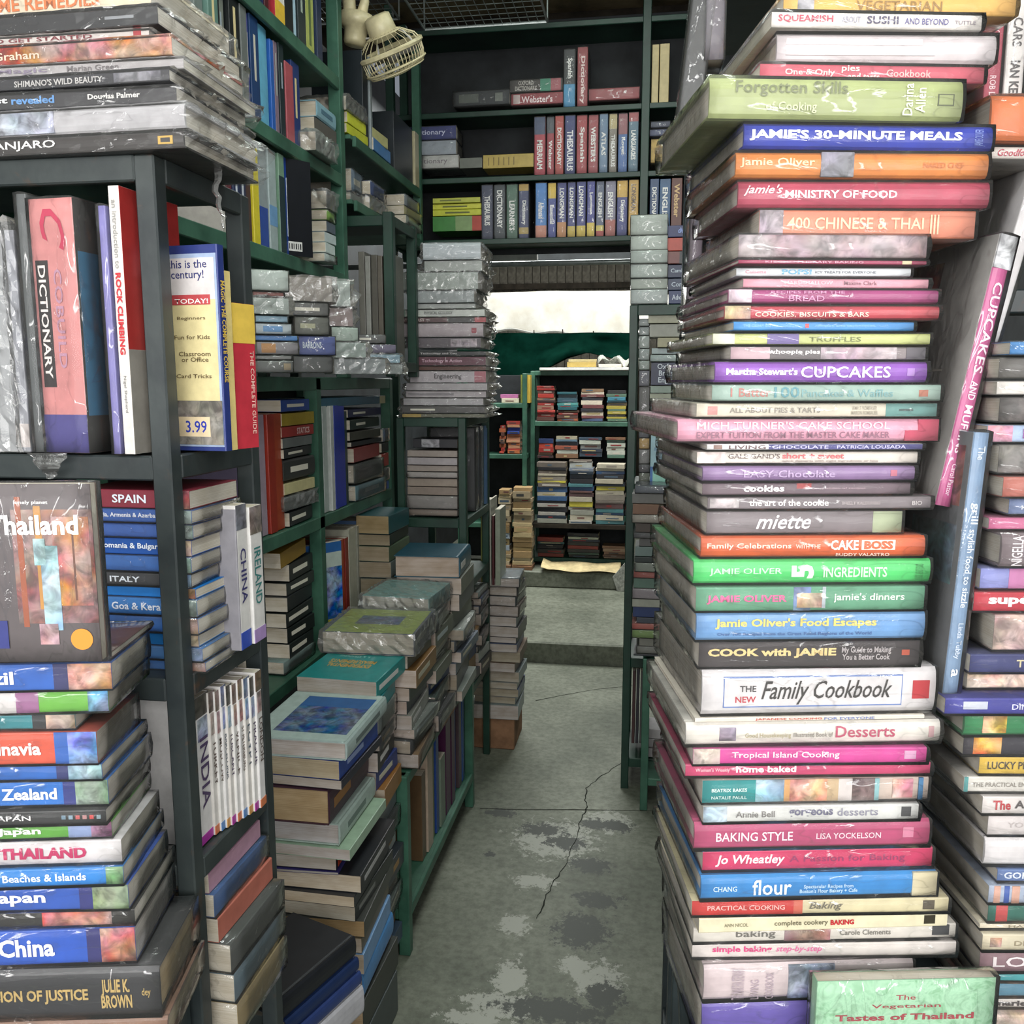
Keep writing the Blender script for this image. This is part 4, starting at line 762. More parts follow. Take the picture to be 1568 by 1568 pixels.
# pile of travel guides out in front
def ph(a, b, c='8a9ab0'): return (a, b, 0, 1, c, 'photo')
TP = [
 (-150, 168, 1000, 1012.5, '5c2a26', dict(d='thin dark red guide', W=.125)),
 (-150, 170, 1013, 1056, '1f5fb8', dict(d='blue travel guide to Brazil', tx=[t('Brazil', .27, .53, .25, .75, 'f2f4f6', bold=.03)], pt=[ph(.79, 1, 'c08858'), (.72, .79, 0, 1, '2c2f64')])),
 (-150, 165, 1056.5, 1093, '6ab040', dict(d='green and white pocket guide', pt=[(.2, .55, 0, 1, 'd8d4d2'), (.55, .66, 0, 1, 'a06a94'), ph(.9, 1, '5a8ac0')])),
 (-150, 116, 1093.5, 1118, '2c8088', dict(d='teal travel guide with a canyon picture', pt=[(.75, .83, 0, 1, '26282c'), ph(.83, 1, 'b07a50')])),
 (-150, 149, 1118.5, 1170, 'd4583f', dict(d='coral travel guide to Scandinavia', hard=False, tx=[t('Scandinavia', .25, .71, .3, .72, 'fbeee8', bold=.03)], pt=[(.78, .85, 0, 1, '2c64b8'), ph(.85, 1, '6a94d0')])),
 (-150, 157, 1170.5, 1196, '1f64b8', dict(d='blue travel guide with a lake picture', pt=[(.77, .83, 0, 1, '28306c'), ph(.83, 1, '7aa8b8')])),
 (-150, 166, 1196.5, 1237, '1f70c4', dict(d='blue travel guide to New Zealand', tx=[t('New Zealand', .30, .75, .25, .72, 'f4f6f8', bold=.03)], pt=[(.78, .84, 0, 1, '2a3480'), ph(.84, 1, '6f9a74')])),
 (-150, 162, 1237.5, 1261, '2a2a2c', dict(d='black travel guide with coloured dots', tx=[t('JAPAN', .44, .63, .25, .72, 'e0dede')], pt=[(.78 + .035 * k, .80 + .035 * k, .35, .65, ['6f8a9c', '8aa4b4', 'c05a5a', 'b08080', 'd04848', '9ab0b8'][k]) for k in range(6)])),
 (-150, 171, 1261.5, 1287, '5aa038', dict(d='green travel guide to Japan', tx=[t('Japan', .45, .66, .2, .78, 'f4f8ee', bold=.03)], pt=[(.79, .9, 0, 1, '8a9cc4'), ph(.9, 1, '8a5a74')])),
 (-150, 186, 1287.5, 1325, 'd8d4d4', dict(d='white travel guide lettered THAILAND in crimson', tx=[t('THAILAND', .44, .84, .25, .75, 'b8265c', bold=.05)])),
 (-150, 188, 1325.5, 1355, '1f82d0', dict(d='bright blue guide to beaches and islands', tx=[t("Thailand's Beaches & Islands", .22, .83, .3, .75, 'e8f2fa', bold=.02)], pt=[ph(.92, 1, '7a9a68')])),
 (-150, 198, 1355.5, 1395, '2456b4', dict(d='mid blue travel guide to Japan with fruit picture', tx=[t('Japan', .38, .63, .2, .8, 'f2f4f8', bold=.03)], pt=[(.78, .84, 0, 1, '2a2f78'), ph(.84, 1, '6a9448')])),
 (-150, 206, 1396, 1421, '24221f', dict(d='black travel guide with a temple spire picture', W=.135, pt=[ph(.6, .9, 'b0643c')], cover='c89a30')),
 (-150, 207, 1421.5, 1476, '2058c0', dict(d='thick blue travel guide to China', W=.135, pages='d6d4d4', tx=[t('China', .41, .65, .25, .78, 'f6f6f8', bold=.03)], pt=[(.79, .85, 0, 1, '28286c'), ph(.85, 1, 'b8603c')])),
 (-150, 246, 1480, 1556, '2a2a2e', dict(d='thick black hardback with gold capitals', hard=True, wrap=1, W=.137, pages='cdb78c', name='hardback_book', tx=[t('PERVERSION OF JUSTICE', .2, .72, .32, .62, 'c2a668', bold=.03), t('JULIE K.\nBROWN', .77, .89, .2, .8, 'c2a668', bold=.03, name='author'), t('dey', .93, .965, .4, .6, 'c2a668', name='publisher')])),
 (-150, 257, 1557, 1603, '8a6650', dict(d='brown hardback', hard=True, W=.137, name='hardback_book', pages='c4b494')),
]
pile_front(TP, (-.52, .86, 0), 12, 'travel_guide', 'travel guide', 'travel guides in the front pile', 'the travel guide pile', 120, wrap=1, Wd=.128)
nT = Vector((math.sin(math.radians(12)), -math.cos(math.radians(12)), 0))
zb = onP(120, 1000, (-.52, .86, 0), nT).z + .001; 
A = onP(-25, 870, (-.52, .845, 0), nT); Bq = onP(158, 870, (-.52, .845, 0), nT); zt = onP(80, 738, (-.52, .845, 0), nT).z
Wt = (Bq - A).length; Lt_ = zt - zb
book('travel_guide', 'travel guide', 'brown Thailand guide standing face out on the front pile', 'travel guides in the front pile', Mface((A.x, A.y, zb), 11, Wt, Lt_, 0), Lt_, .017, Wt, '5a4038', wrap=1,
     front=[('front', 'card', 0, 1, 0, 1, '5a5052'), ('front', 'photo', .33, 1, .22, .86, '8a5540'), ('front', 'card', .37, .42, .20, .93, 'a0502c'), ('front', 'card', .52, .58, .3, .88, 'c08a3c'), ('front', 'photo', .66, .97, .32, .82, 'a85a34'), ('front', 'card', .82, .84, .35, .8, '6a3c28'), ('front', 'photo', .55, .70, .18, .66, '7aa4b0'), ('front', 'photo', .50, .60, .55, .7, '8ab4bc'), ('front', 'photo', .50, .66, .1, .22, 'a87c84'), ('front', 'text', 'Thailand', .135, .885, .72, .83, 'f6f4f2', dict(bold=.03)),
            ('front', 'text', 'lonely planet', .37, .65, .885, .91, 'f0eeec', dict(name='publisher')), ('front', 'disc', .85, .13, .0115, 'd8903a'), ('front', 'card', 0, .24, .08, .24, '3c4280')])
# dusty books on the bench side behind the guide pile
for i, (px, yt, yb, col, L_, w_) in enumerate([(318, 1342, 1372, 'b08a9c', .19, .1), (326, 1373, 1410, '2c5a94', .2, .11), (334, 1411, 1448, 'b06858', .2, .11), (352, 1450, 1495, '4c504c', .2, .13), (356, 1496, 1540, '5f7884', .2, .14), (362, 1541, 1590, 'a08c5c', .19, .14)]):
    z1 = onY(px, yt, 1.04).z; z0 = onY(px, yb, 1.04).z; x = onY(px, yt, 1.04).x
    book('plastic_wrapped_book', 'book', f'{cname(col)} spined wrapped book, {ordw(i)} {"of" if i == 0 else "down in"} the low aisle pile', 'wrapped books low on the aisle side', Mflat((x, 1.045 + L_ * .41, z0), 89 + random.uniform(-1, 1)), L_ * .82, z1 - z0, w_, col, wrap=(0, 1, 0, 1, 1, 1)[i])
# ============================================================ tall bookcase along the aisle
def bar(a=.15, b=.65, c='d8d4c4', lo=.36, hi=.64): return [(a, b, lo, hi, c, 'ink', 'title_bar')]
def rrow(ent):
    return [e if len(e) > 4 else (*e, dict(pt=bar(random.uniform(.08, .2), random.uniform(.45, .75), random.choice(['b8b4a8', '8f9aa4', 'c8b88a', '9aa69a']), .38, .6) if random.random() < .55 else [])) for e in ent]
G1 = 'textbooks in the tall green bookcase'
XA = -.915
row_aisle(rrow([(394, 408, .26, '20242a'), (409, 417, .25, '1f3a66'), (418, 426, .24, '242a34'), (427, 434, .27, '1e2c54'), (435, 441, .25, '4a1a20'), (442, 447, .26, '7a2630'), (448, 461, .25, 'a8303a', dict(pt=[(.72, .8, 0, 1, 'd8d4cc'), (.8, 1, 0, 1, 'd8b23c')])), (462, 474, .27, '1c2022'), (475, 482, .26, 'a8c4d4'), (483, 494, .25, '2a3436'), (495, 506, .26, 'a8b060', dict(pt=bar(.1, .9, '5a6a40'))), (507, 514, .25, '24304a')]), XA, ZA + .003, 'textbook', 'textbook', G1, 'the topmost tall row')
row_aisle(rrow([(340, 352, .224, '6a7470'), (353, 367, .224, '5a7a70'), (368, 372, .224, '161a1c'), (373, 382, .224, '70746c'), (383, 397, .224, '14181a'), (398, 407, .224, '656a68'), (408, 411, .22, '4a4888'), (412, 424, .224, '1c3a64'), (425, 440, .224, '5fa0bc', dict(d='sky blue textbook', hard=True)), (441, 446, .21, '2458a4'), (447, 452, .215, '7a6878'), (453, 460, .22, '1a2a2e'), (461, 472, .19, 'a04c54', dict(d='dusty red textbook')), (473, 484, .21, '1c3468')]), XA, ZB + .003, 'textbook', 'textbook', G1, 'the second tall row')
row_aisle(rrow([(363, 370, .21, 'a8a49c'), (371, 379, .20, '6a2630'), (380, 389, .235, '1f2f52', dict(pt=bar(.2, .8, 'c8ccd4'))), (390, 400, .235, '24304a', dict(pt=bar(.4, .75, 'b8bcc4') + [(.8, .95, 0, 1, 'b8504c')])), (401, 409, .23, '4a3430'), (410, 419, .235, 'd0c030', dict(d='bright yellow textbook')), (420, 432, .235, '8a9496', dict(pt=[(.6, 1, 0, 1, '2c4a94')])), (433, 444, .235, '9aa8a8', dict(pt=[(.55, .75, 0, 1, '6a94bc')])), (445, 453, .235, '6a8a74', dict(pt=[(.22, 1, 0, 1, '24383a')])), (454, 462, .235, '20408c', dict(pt=bar(.2, .8, 'c8d0dc')))]), XA, ZC + .003, 'textbook', 'textbook', G1, 'the third tall row')
# black book with barcode, facing out
def face_aisle(name, cat, label, px0, px1, X, zs, h, T, col, **k):
    Y0 = onX(px0, 500, X).y; Y1 = onX(px1, 500, X).y
    B = Matrix(((0, 0, 1, 0), (0, 1, 0, 0), (-1, 0, 0, 0), (0, 0, 0, 1)))
    M = Matrix.Translation((X, Y0, zs + h / 2)) @ Matrix.Rotation(math.radians(k.pop('yaw', 0)), 4, 'Z') @ B   # front/back faces +X, spine at near edge
    return book(name, cat, label, k.pop('group', None), M, h, T, Y1 - Y0, col, **k)
p = onX(464, 390, -.87)
book('textbook', 'textbook', 'black textbook turned to show its barcode beside the blue spine', G1, Mup((-.965, p.y - .005, ZC + .004), -38, 0, .235), .235, .022, .12, '15171c', wrap=0,
     front=[('front', 'card', .3, .75, .05, .15, 'c8c8c4')] + [('front', 'card', .34 + .05 * k, .36 + .05 * k + .01 * (k % 2), .07, .13, '24242a') for k in range(8)])
# flat books at the far end of the rows
def flats(specs, X, yaw, group, cat, name, where, base=None):
    lift = 0
    if base is not None: e = specs[-1]; lift = base + .0035 - onX((e[0] + e[1]) / 2, e[3], X + e[5].get('dx', 0)).z
    for i, (pxl, pxr, yt, yb, col, o) in enumerate(specs):
        XX = X + o.get('dx', 0)
        A = onX(pxl, (yt + yb) / 2, XX); B = onX(pxr, (yt + yb) / 2, XX); pm = (pxl + pxr) / 2
        z1 = onX(pm, yt, XX).z; z0 = onX(pm, yb, XX).z; z1 += lift; z0 += lift; L = max(B.y - A.y, .05)
        zf = o.get('z0', z0)
        lab = f"{o.get('d') or cname(col) + ' spined ' + cat}, {ordw(i)} {'of' if i == 0 else 'down in'} {where}"
        book(name, cat, lab, group, Mflat((XX, (A.y + B.y) / 2, z0), yaw + o.get('yaw', random.uniform(-3, 3)), o.get('tilt', 0)), L, z1 - z0, o.get('W', .16), col, o.get('hard', False), o.get('pages', 'cdc6b8'), o.get('wrap', 0), o.get('tx', ()), o.get('pt', ()), photo=o.get('photo', False), front=o.get('front', ()))
flats([(486, 514, 185, 210, '7fa4b0', dict(d='pale blue textbook lying flat', hard=True, pt=bar(.2, .8, '4a6a7a'))), (484, 514, 211, 232, '56544e', {}), (484, 514, 233, 262, 'b4bcb4', dict(wrap=2, dx=.03, d='whitish book in crumpled plastic'))], -.91, 90, G1, 'textbook', 'textbook', 'the short pile on the second row', base=ZB)
flats([(500, 514, 300, 328, '8a8c8a', dict(wrap=2)), (500, 514, 329, 345, '86b83c', dict(wrap=1)), (500, 514, 346, 362, '5a6470', {}), (498, 514, 363, 378, 'b8c4c4', dict(dx=.02)), (498, 514, 379, 394, 'c4d0cc', dict(dx=.03)), (498, 514, 395, 408, 'bcc8c4', dict(dx=.035, wrap=1))], -.9, 90, G1, 'textbook', 'textbook', 'the short pile on the third row', base=ZC)
# clutter on the shelf at eye level
GD = 'wrapped textbooks piled at eye level'
def clut(pile, Y, xs, where):
    n = Vector((math.sin(math.radians(pile[0])), -math.cos(math.radians(pile[0])), 0))
    pile_front(pile[1], (onY(xs, 500, Y).x, Y, 0), pile[0], 'textbook', 'textbook', GD, where, xs, wrap=pile[2], Wd=.1)
clut((35, [(384, 441, 414, 446, 'b8c4bc', dict(W=.14)), (388, 434, 447, 455, '7a3428', {}), (388, 442, 456, 482, 'a0aca4', dict(wrap=2)), (392, 440, 483, 494, '8ab0c4', {}), (392, 446, 495, 512, 'b4c0c4', dict(pt=[(.2, .75, .2, .8, '5f94c4')])), (392, 455, 513, 522, '2f74b4', {}), (394, 456, 523, 543, '7f7c80', dict(pt=[(.1, .45, .1, .9, 'b07a34')])), (394, 446, 544, 551, '6a6a68', {}), (394, 448, 552, 571, '4a4e4a', dict(wrap=1, pt=[(.75, .95, .2, .8, '8a7a5a')]))], 1), 1.86, 420, 'the pale wrapped pile at eye level')
clut((32, [(438, 508, 424, 462, '8f877c', dict(wrap=2, d='brownish book in a clear bag')), (438, 502, 463, 484, '4f504c', dict(pt=bar(.15, .8))), (452, 503, 485, 513, '55584e', dict(pt=bar(.15, .6, 'a8a888'), wrap=1)), (458, 513, 514, 544, '24408c', dict(d='royal blue textbook', tx=[t('BARRONS', .1, .62, .35, .7, 'c8d4dc', bold=.02)])), (450, 508, 545, 571, '3a3e3c', {})], 1), 2.0, 470, 'the bagged pile at eye level')
clut((30, [(506, 536, 430, 470, 'a8b4ac', dict(wrap=2)), (504, 540, 471, 500, '8a7470', dict(wrap=2)), (508, 548, 501, 523, 'a0b0a4', dict(wrap=1)), (512, 560, 524, 548, '8c9c94', dict(wrap=2)), (512, 590, 549, 573, '7c8484', dict(wrap=2))], 2), 2.15, 530, 'the crumpled plastic heap at eye level')
clut((25, [(546, 590, 512, 526, '3c3e3c', dict(wrap=1, pt=bar(.1, .5))), (548, 606, 527, 541, '5c5470', dict(wrap=1)), (556, 612, 542, 556, '7fa4b4', dict(wrap=2)), (556, 616, 557, 573, '7a8480', dict(wrap=2))], 1), 2.42, 570, 'the low bagged pile next to the dusty volumes')
# lower bookcase, two rows
GE = 'textbooks in the lower green bookcase'
row_aisle([(388, 395, .30, '3c3448', dict(y=700)), (396, 408, .29, '9a8c98', dict(y=700, d='lilac grey ring binder')), (409, 420, .29, '8c2a1c', dict(y=700)), (421, 434, .29, '9c3e22', dict(y=700, d='rust orange binder'))], XA, ZE + .003, 'binder', 'binder', GE, 'the lower bookcase, upper row', W=.2)
flats([(432, 472, 616, 634, '24448c', dict(wrap=0, pt=bar(.2, .8))), (434, 479, 636, 655, 'a08a2c', {}), (434, 478, 656, 672, '9c3834', dict(tx=[t('STATICS', .45, .85, .2, .8, 'e0c8c4', bold=.02)])), (434, 477, 673, 688, '6c706e', {}), (434, 478, 689, 703, '2a2c2c', dict(pt=bar())), (436, 480, 705, 736, '343634', dict(pt=bar(.2, .75), hard=True)), (438, 480, 740, 757, 'c4bc8c', dict(d='pale yellow textbook')), (438, 480, 760, 780, '9a9c9c', dict(wrap=2)), (442, 480, 783, 804, '25292a', dict(pt=bar(.1, .7)))], -.91, 90, GE, 'textbook', 'textbook', 'the pile by the rust binder', base=ZE)
row_aisle([(498, 505, .30, 'a8b0ac', dict(y=700)), (506, 511, .30, 'bcc0bc', dict(y=700)), (512, 517, .30, '20389c', dict(y=700)), (518, 530, .30, '1c34a0', dict(y=700)), (531, 536, .28, '1c3a34', dict(y=700))], -.905, ZE + .003, 'binder', 'binder', GE, 'the white and blue binder row', W=.2)
flats([(496, 584, 600, 613, '1f5468', dict(dx=.0, d='dark teal textbook', pt=[(.9, 1, 0, 1, 'b4b088')])), (536, 580, 618, 630, '20284c', dict(pt=bar(.15, .5))), (536, 580, 633, 648, '26342f', dict(pt=bar(.2, .5))), (538, 580, 651, 664, '4a4a40', {}), (540, 582, 666, 673, '1c2022', {}), (540, 582, 675, 696, '8c3430', dict(d='brick red textbook')), (543, 586, 698, 727, '50544f', dict(wrap=1, hard=True)), (545, 590, 729, 752, '6f9ca8', dict(wrap=1, d='grey blue wrapped textbook', pt=bar(.3, .75, 'b8ccd0')))], -.90, 90, GE, 'textbook', 'textbook', 'the pile beside the blue binders', base=ZE)
flats([(586, 595, 648, 668, '4a78a0', dict(wrap=1, photo=True)), (584, 595, 670, 684, '1e2428', {}), (584, 595, 686, 706, '9a4038', {}), (586, 595, 708, 727, '4c504c', dict(wrap=1)), (586, 595, 729, 742, '3a5a94', {})], -.9, 90, GE, 'textbook', 'textbook', 'the small pile touching the tower', base=ZE)
def pside(ents, px0, **k): pass
flats([(428, 470, 838, 862, '8a6c24', dict(d='mustard textbook', tilt=-3)), (442, 480, 858, 884, '232726', dict(pt=bar(.15, .75))), (440, 480, 886, 905, '2a2e2c', dict(pt=bar(.15, .75))), (438, 480, 906, 928, '24282a', {}), (438, 480, 930, 952, '2a2f2d', dict(pt=bar(.1, .8))), (442, 480, 953, 976, '222826', dict(pt=bar())), (444, 480, 977, 1000, '2a302e', dict(pt=bar(.1, .7))), (436, 480, 1001, 1020, '78908c', dict(wrap=1, W=.13))], -.92, 90, GE, 'textbook', 'textbook', 'the black spined pile on the lower row', base=ZF)
p = onX(496, 980, -.905)
book('textbook', 'textbook', 'colourful textbook turned with blue, white and yellow cover', GE, Mup((-.985, p.y + .0, ZF + .004), -32, 0, .29), .29, .02, .15, '2a5a94', front=[('front', 'photo', 0, 1, .25, .75, '2f62a0'), ('front', 'card', 0, 1, .75, .9, 'a8b4ac'), ('front', 'card', 0, 1, 0, .22, 'b0aa40')])
row_aisle([(523, 530, .28, '9c4428', dict(y=900)), (531, 536, .28, '7c2a20', dict(y=900)), (537, 548, .30, 'a8a898', dict(y=900)), (549, 554, .30, '8c8c80', dict(y=900)), (555, 570, .31, '4a6488', dict(y=900, d='slate blue textbook'))], -.91, ZF + .003, 'textbook', 'textbook', GE, 'the lower bookcase, lower row', W=.18)
pile_side([(598, 790, 818, '1c4c50', '9a8868', {}), (596, 819, 836, '24302c', '8f8470', {}), (598, 837, 860, '5a6a54', '988c78', {}), (596, 861, 885, '6a7470', '958a78', {}), (598, 886, 910, '40504c', '8f8674', {})], 2.62, 'textbook', 'textbook', GE, 'the brown page pile on the lower row', 590, W=(.1, .13), L=(.2, .24))

# ============================================================ floor piles and low rack (spines to the aisle)
GP = 'textbooks piled along the aisle floor'
P1 = [
 (532, 1132, 1160, '9fb0ac', 'bdb6b2', dict(d='blue pictured textbook with pale border', yaw=0, hard=True, L=.27, W=.22, pt=bar(.2, .8, '5a6664'), front=[('front', 'card', .02, .98, .02, .98, 'a8bab4'), ('front', 'photo', .06, .8, .1, .86, '24507c'), ('front', 'card', .06, .8, .1, .32, '1f5a94')])),
 (524, 1161, 1190, '2c4488', 'b0a48c', dict(pt=bar(.2, .6, '8a9ac0'))), (528, 1190.5, 1205, '2a2a34', 'b0a8a0', {}), (507, 1206, 1260, '3c2430', 'b09a78', dict(hard=True, pt=bar(.1, .5, '8a6030'))),
 (520, 1261, 1294, '98a8a0', 'b4b0b0', dict(hard=True, pt=bar(.2, .7, '5a6a64'))), (539, 1295, 1312, '8fa890', 'b4aeaa', dict(d='pale green textbook jutting into the aisle')),
 (512, 1312.5, 1332, '1c1e20', 'a8a29a', dict(pt=[(.05, .4, .1, .9, '9c3c24'), (.45, .8, .35, .65, 'c8c8c4')])), (514, 1333, 1337.5, '2f2a5c', '9a9690', {}),
 (551, 1338, 1364, '202226', 'bdb2a0', dict(pt=bar(.1, .7, '9a9a98'))), (546, 1364.5, 1381, '26282c', 'b4a894', {}), (548, 1381.5, 1405, '2a2e2c', 'b8b2a4', dict(pt=bar(.1, .5, '6a6c68'))), (553, 1405.5, 1430, '3a3c38', 'a48c68', {}),
 (550, 1430.5, 1453, '5a5240', 'b6aca0', {}), (554, 1453.5, 1484, '6a90b8', 'b4a898', {}), (555, 1485, 1521, '4a80b4', 'b8aeac', dict(d='light blue thick textbook', hard=True)), (552, 1522, 1527, '4a2c30', '9a8878', {}), (559, 1528, 1575, '303430', 'b09c80', {}), (562, 1576, yfor(.004, 480, (0, 1.62, 0), 0), '3c4444', 'a89880', {})]
pile_side(P1, 1.62, 'textbook', 'textbook', GP, 'the near aisle pile', 480, W=(.19, .23), L=(.22, .25))
P2 = []
yy = 1042; cols2 = [('1c8482', 'a8a29a'), ('1f7c80', 'b0a8a0'), ('8a9490', 'b4aeaa'), ('2a2c2c', 'a8a09a'), ('1f2224', 'b8b0ac'), ('2c3a70', 'a8a098'), ('8a6030', 'b0a494'), ('6a7074', 'b4aaa0'), ('202428', 'b8b2ae'), ('a8b0ac', 'b4b0aa'), ('30343a', 'a89c8c'), ('5a4a3c', 'b0a490'), ('3c4a44', 'b0a898'), ('2a2c30', 'b4a898'), ('6a5a44', 'a89880'), ('3a4a5c', 'b0a898'), ('7a8480', 'b0a898'), ('4a3a34', 'a89880')]
yfl = yfor(.004, 540, (0, 1.88, 0), 0)
for i, (c, pg) in enumerate(cols2):
    h = random.uniform(20, 34); h = yfl - yy if yy + h > yfl - 14 else h
    if yy > yfl - 5: break
    xr = 582 + random.uniform(-10, 8) - (yy > 1300) * -6
    o = dict(pt=bar(random.uniform(.08, .2), random.uniform(.5, .8), random.choice(['9aa4a4', 'b8b4a0', 'c8c8c4', '8a6a3c'])) if random.random() < .6 else [], wrap=1 if random.random() < .25 else 0)
    if i == 0: o.update(d='teal textbook with orange cover lettering', hard=False, L=.22, W=.2, front=[('front', 'text', 'EXPERIMENTAL\nMEASUREMENTS', .25, .85, .35, .6, 'c09a4c', dict(bold=.03)), ('front', 'text', 'R. A. STRADLING', .4, .8, .2, .26, '8ac0b8')])
    P2.append((xr, yy, yy + h - .5, c, pg, o)); yy += h
pile_side(P2, 1.88, 'textbook', 'textbook', GP, 'the second aisle pile', 540, W=(.17, .21), L=(.14, .152))
def rackpile(Y, pxm, xr, ytop, zbase, n, where, first=None, L=(.2, .22), W=(.17, .21), wrapp=.35, seed=1, pal=None):
    random.seed(seed); zt = onY(pxm, ytop, Y).z; hs = [random.uniform(.7, 1.5) for _ in range(n)]
    if first: hs[0] = first.pop('h', 1.6)
    s = (zt - zbase - .002) / sum(hs); z = zt
    pal = pal or ['2c2e30', '3c4440', '6f7670', '22365c', '54584c', '8a8c84', '3c3430', '1f4438', '9aa09a', '30343c', '7a5a30', '5a6470']
    for i in range(n):
        h = hs[i] * s; c = random.choice(pal); pg = random.choice(['b8aca4', 'b0a8a4', 'a89e90', 'c0b4ac', 'b4a6a0'])
        o = dict(wrap=1 if random.random() < wrapp else 0, pt=bar(.1, random.uniform(.4, .8), random.choice(['9aa4a4', 'a8a490', 'b8b8b4'])) if random.random() < .5 else [])
        if i == 0 and first: o.update(first); c = o.pop('col', c); pg = o.pop('pg', pg)
        x = onY(xr, ytop + 60, Y).x + random.uniform(-.02, .012); LL = o.pop('L', random.uniform(*L)); WW = o.pop('W', random.uniform(*W))
        lab = f"{o.pop('d', None) or cname(c) + ' spined textbook'}, {ordw(i)} {'of' if i == 0 else 'down in'} {where}"
        book('textbook', 'textbook', lab, GP, Mflat((x, Y + LL / 2 + random.uniform(-.006, .006), z - h), 90 + random.uniform(-4, 4)), LL, h - .0003, WW, c, o.get('hard', False), pg, o['wrap'], (), o.get('pt', ()), front=o.get('front', ())); z -= h
rackpile(2.08, 570, 632, 968, ZR + .003, 9, 'the pile with the lime cover', dict(h=1.7, wrap=2, col='1c2c50', pg='a8a294', L=.235, W=.24, d='lime covered textbook in crumpled plastic', front=[('front', 'card', .02, .98, .02, .98, '98a838'), ('front', 'photo', .25, .75, .3, .65, '34507c')]), seed=11)
rackpile(2.33, 600, 668, 915, ZR + .003, 9, 'the pile behind the lime cover', dict(h=1.2, wrap=2, col='5a9c9c', pg='a8a8a0', W=.2, d='turquoise textbook in loose plastic', front=[('front', 'card', 0, 1, 0, 1, '6aa09c')]), seed=12, wrapp=.6)
rackpile(2.57, 640, 702, 850, ZR + .003, 10, 'the pile below the tower bookcase', dict(h=1.6, col='1f4c5c', pg='b4a498', W=.205, d='dark teal textbook with thick pink-grey pages', hard=True), seed=13, L=(.22, .26))
rackpile(2.935, 700, 714, 912, .403, 9, 'the lower tower pile', None, seed=31, L=(.17, .19), W=(.12, .14), wrapp=.3)
rackpile(3.13, 720, 735, 906, .403, 9, 'the rear lower tower pile', None, seed=32, L=(.16, .175), W=(.15, .18), wrapp=.6)
# standing books under the rack
row_aisle([(649, 655, .26, '5a4630', dict(y=1300)), (656, 664, .31, 'a89684', dict(y=1300)), (665, 669, .30, '6a7040', dict(y=1300)), (670, 674, .31, '24407c', dict(y=1300)), (675, 682, .22, '6a7868', dict(y=1300)), (683, 690, .31, '44183c', dict(y=1250)), (691, 696, .31, '3c1834', dict(y=1250)), (697, 702, .30, '24448c', dict(y=1220)), (703, 707, .30, '4a3c40', dict(y=1200)), (708, 711, .31, '2a4a84', dict(y=1200)), (711.5, 714, .29, 'b0b0a4', dict(y=1200))], -.62, .133, 'textbook', 'textbook', 'books standing under the low rack', 'the row under the low rack', W=.2)
# black and blue books on the floor side by the post
for i, (px, yt, yb, col) in enumerate([(497, 1468, 1500, '202226'), (502, 1501, 1522, '1c2c50'), (506, 1523, 1545, '2a3a68'), (510, 1546, 1590, 'a8a8ac')]):
    z1 = onY(px, yt, 1.42).z; z0 = onY(px, yb, 1.42).z; x = onY(px, yt, 1.42).x
    book('textbook', 'textbook', f'{cname(col)} covered textbook, {ordw(i)} {"of" if i == 0 else "down in"} the low pile behind the charcoal post', GP, Mflat((x, 1.30 + .1, z0), 70), .2, z1 - z0, .16, col, True, 'a8a29a', 0)
zz = onY(505, 1590, 1.42).z
tag(box('carton', -.72, -.56, 1.30, 1.49, 0, zz - .001, 'carton', bev=.004), 'brown carton under the low black pile', 'carton')
# ============================================================ tower bookcase
TW = [(648, 736, 372, 398, 'b0b8bc', dict(d='white box-like volume', hard=True)), (650, 738, 398.5, 416, '9aa09a', {}), (614, 732, 417, 444, '9aa49c', dict(wrap=2, d='grey green volume in loose plastic')), (636, 726, 445, 464, '98a0a0', dict(wrap=2)), (636, 728, 464.5, 473, 'a0a4a0', {}),
 (614, 742, 473.5, 485, 'c4c8c0', dict(tx=[t('PHYSICAL GEOLOGY', .28, .62, .3, .75, '4a4c4a', bold=.02)], pt=[(.0, .05, 0, 1, '7a9484')])), (614, 744, 485.5, 494, '4c2024', dict(pt=[(.55, .85, 0, 1, '24201f'), (.87, 1, 0, 1, 'a82c34')], tx=[t('BTEC FIRST', .02, .28, .2, .8, 'c8b8b4', bold=.02)])), (613, 740, 494.5, 516, 'b0a4a8', dict(hard=True, pt=[(.86, .92, .25, .65, '9a3444')])), (622, 736, 517, 533, '5a5058', dict(photo=False, pt=[(.6, .95, .1, .9, '9a8c94', 'photo')])),
 (638, 744, 538, 545, '1c1c20', dict(tx=[t("Technology and You", .05, .58, .2, .8, 'c0bcbc')])), (630, 744, 546, 560, '5a1c34', dict(d='maroon textbook', tx=[t('Technology in Action', .14, .68, .25, .75, 'd0a8b8', bold=.02)])), (632, 744, 560.5, 567.5, '5c3020', {}), (628, 744, 568, 586, 'b4acb0', dict(d='pale textbook lettered Engineering', tx=[t('Engineering', .32, .68, .2, .8, '4a4448', bold=.02)], pt=[(.85, 1, 0, 1, 'a85c68')])),
 (622, 746, 586.5, 598, 'aca6a8', {}), (622, 744, 598.5, 609, 'b0a8aa', dict(pt=[(.02, .6, .3, .7, '8a8488')])), (618, 740, 609.5, 621, 'aaa6a8', {}), (616, 742, 621.5, 633, '3c3836', dict(pt=bar(.1, .4))), (616, 742, 633.5, 639.5, '5c5a44', dict(pt=[(.0, .23, 0, 1, 'a88c3c')]))]
pile_front(TW, (-.7, 2.905, 0), 3, 'textbook', 'textbook', 'textbooks on top of the tower bookcase', 'the pile on the tower bookcase', 680, Wd=.22, wrap=3)
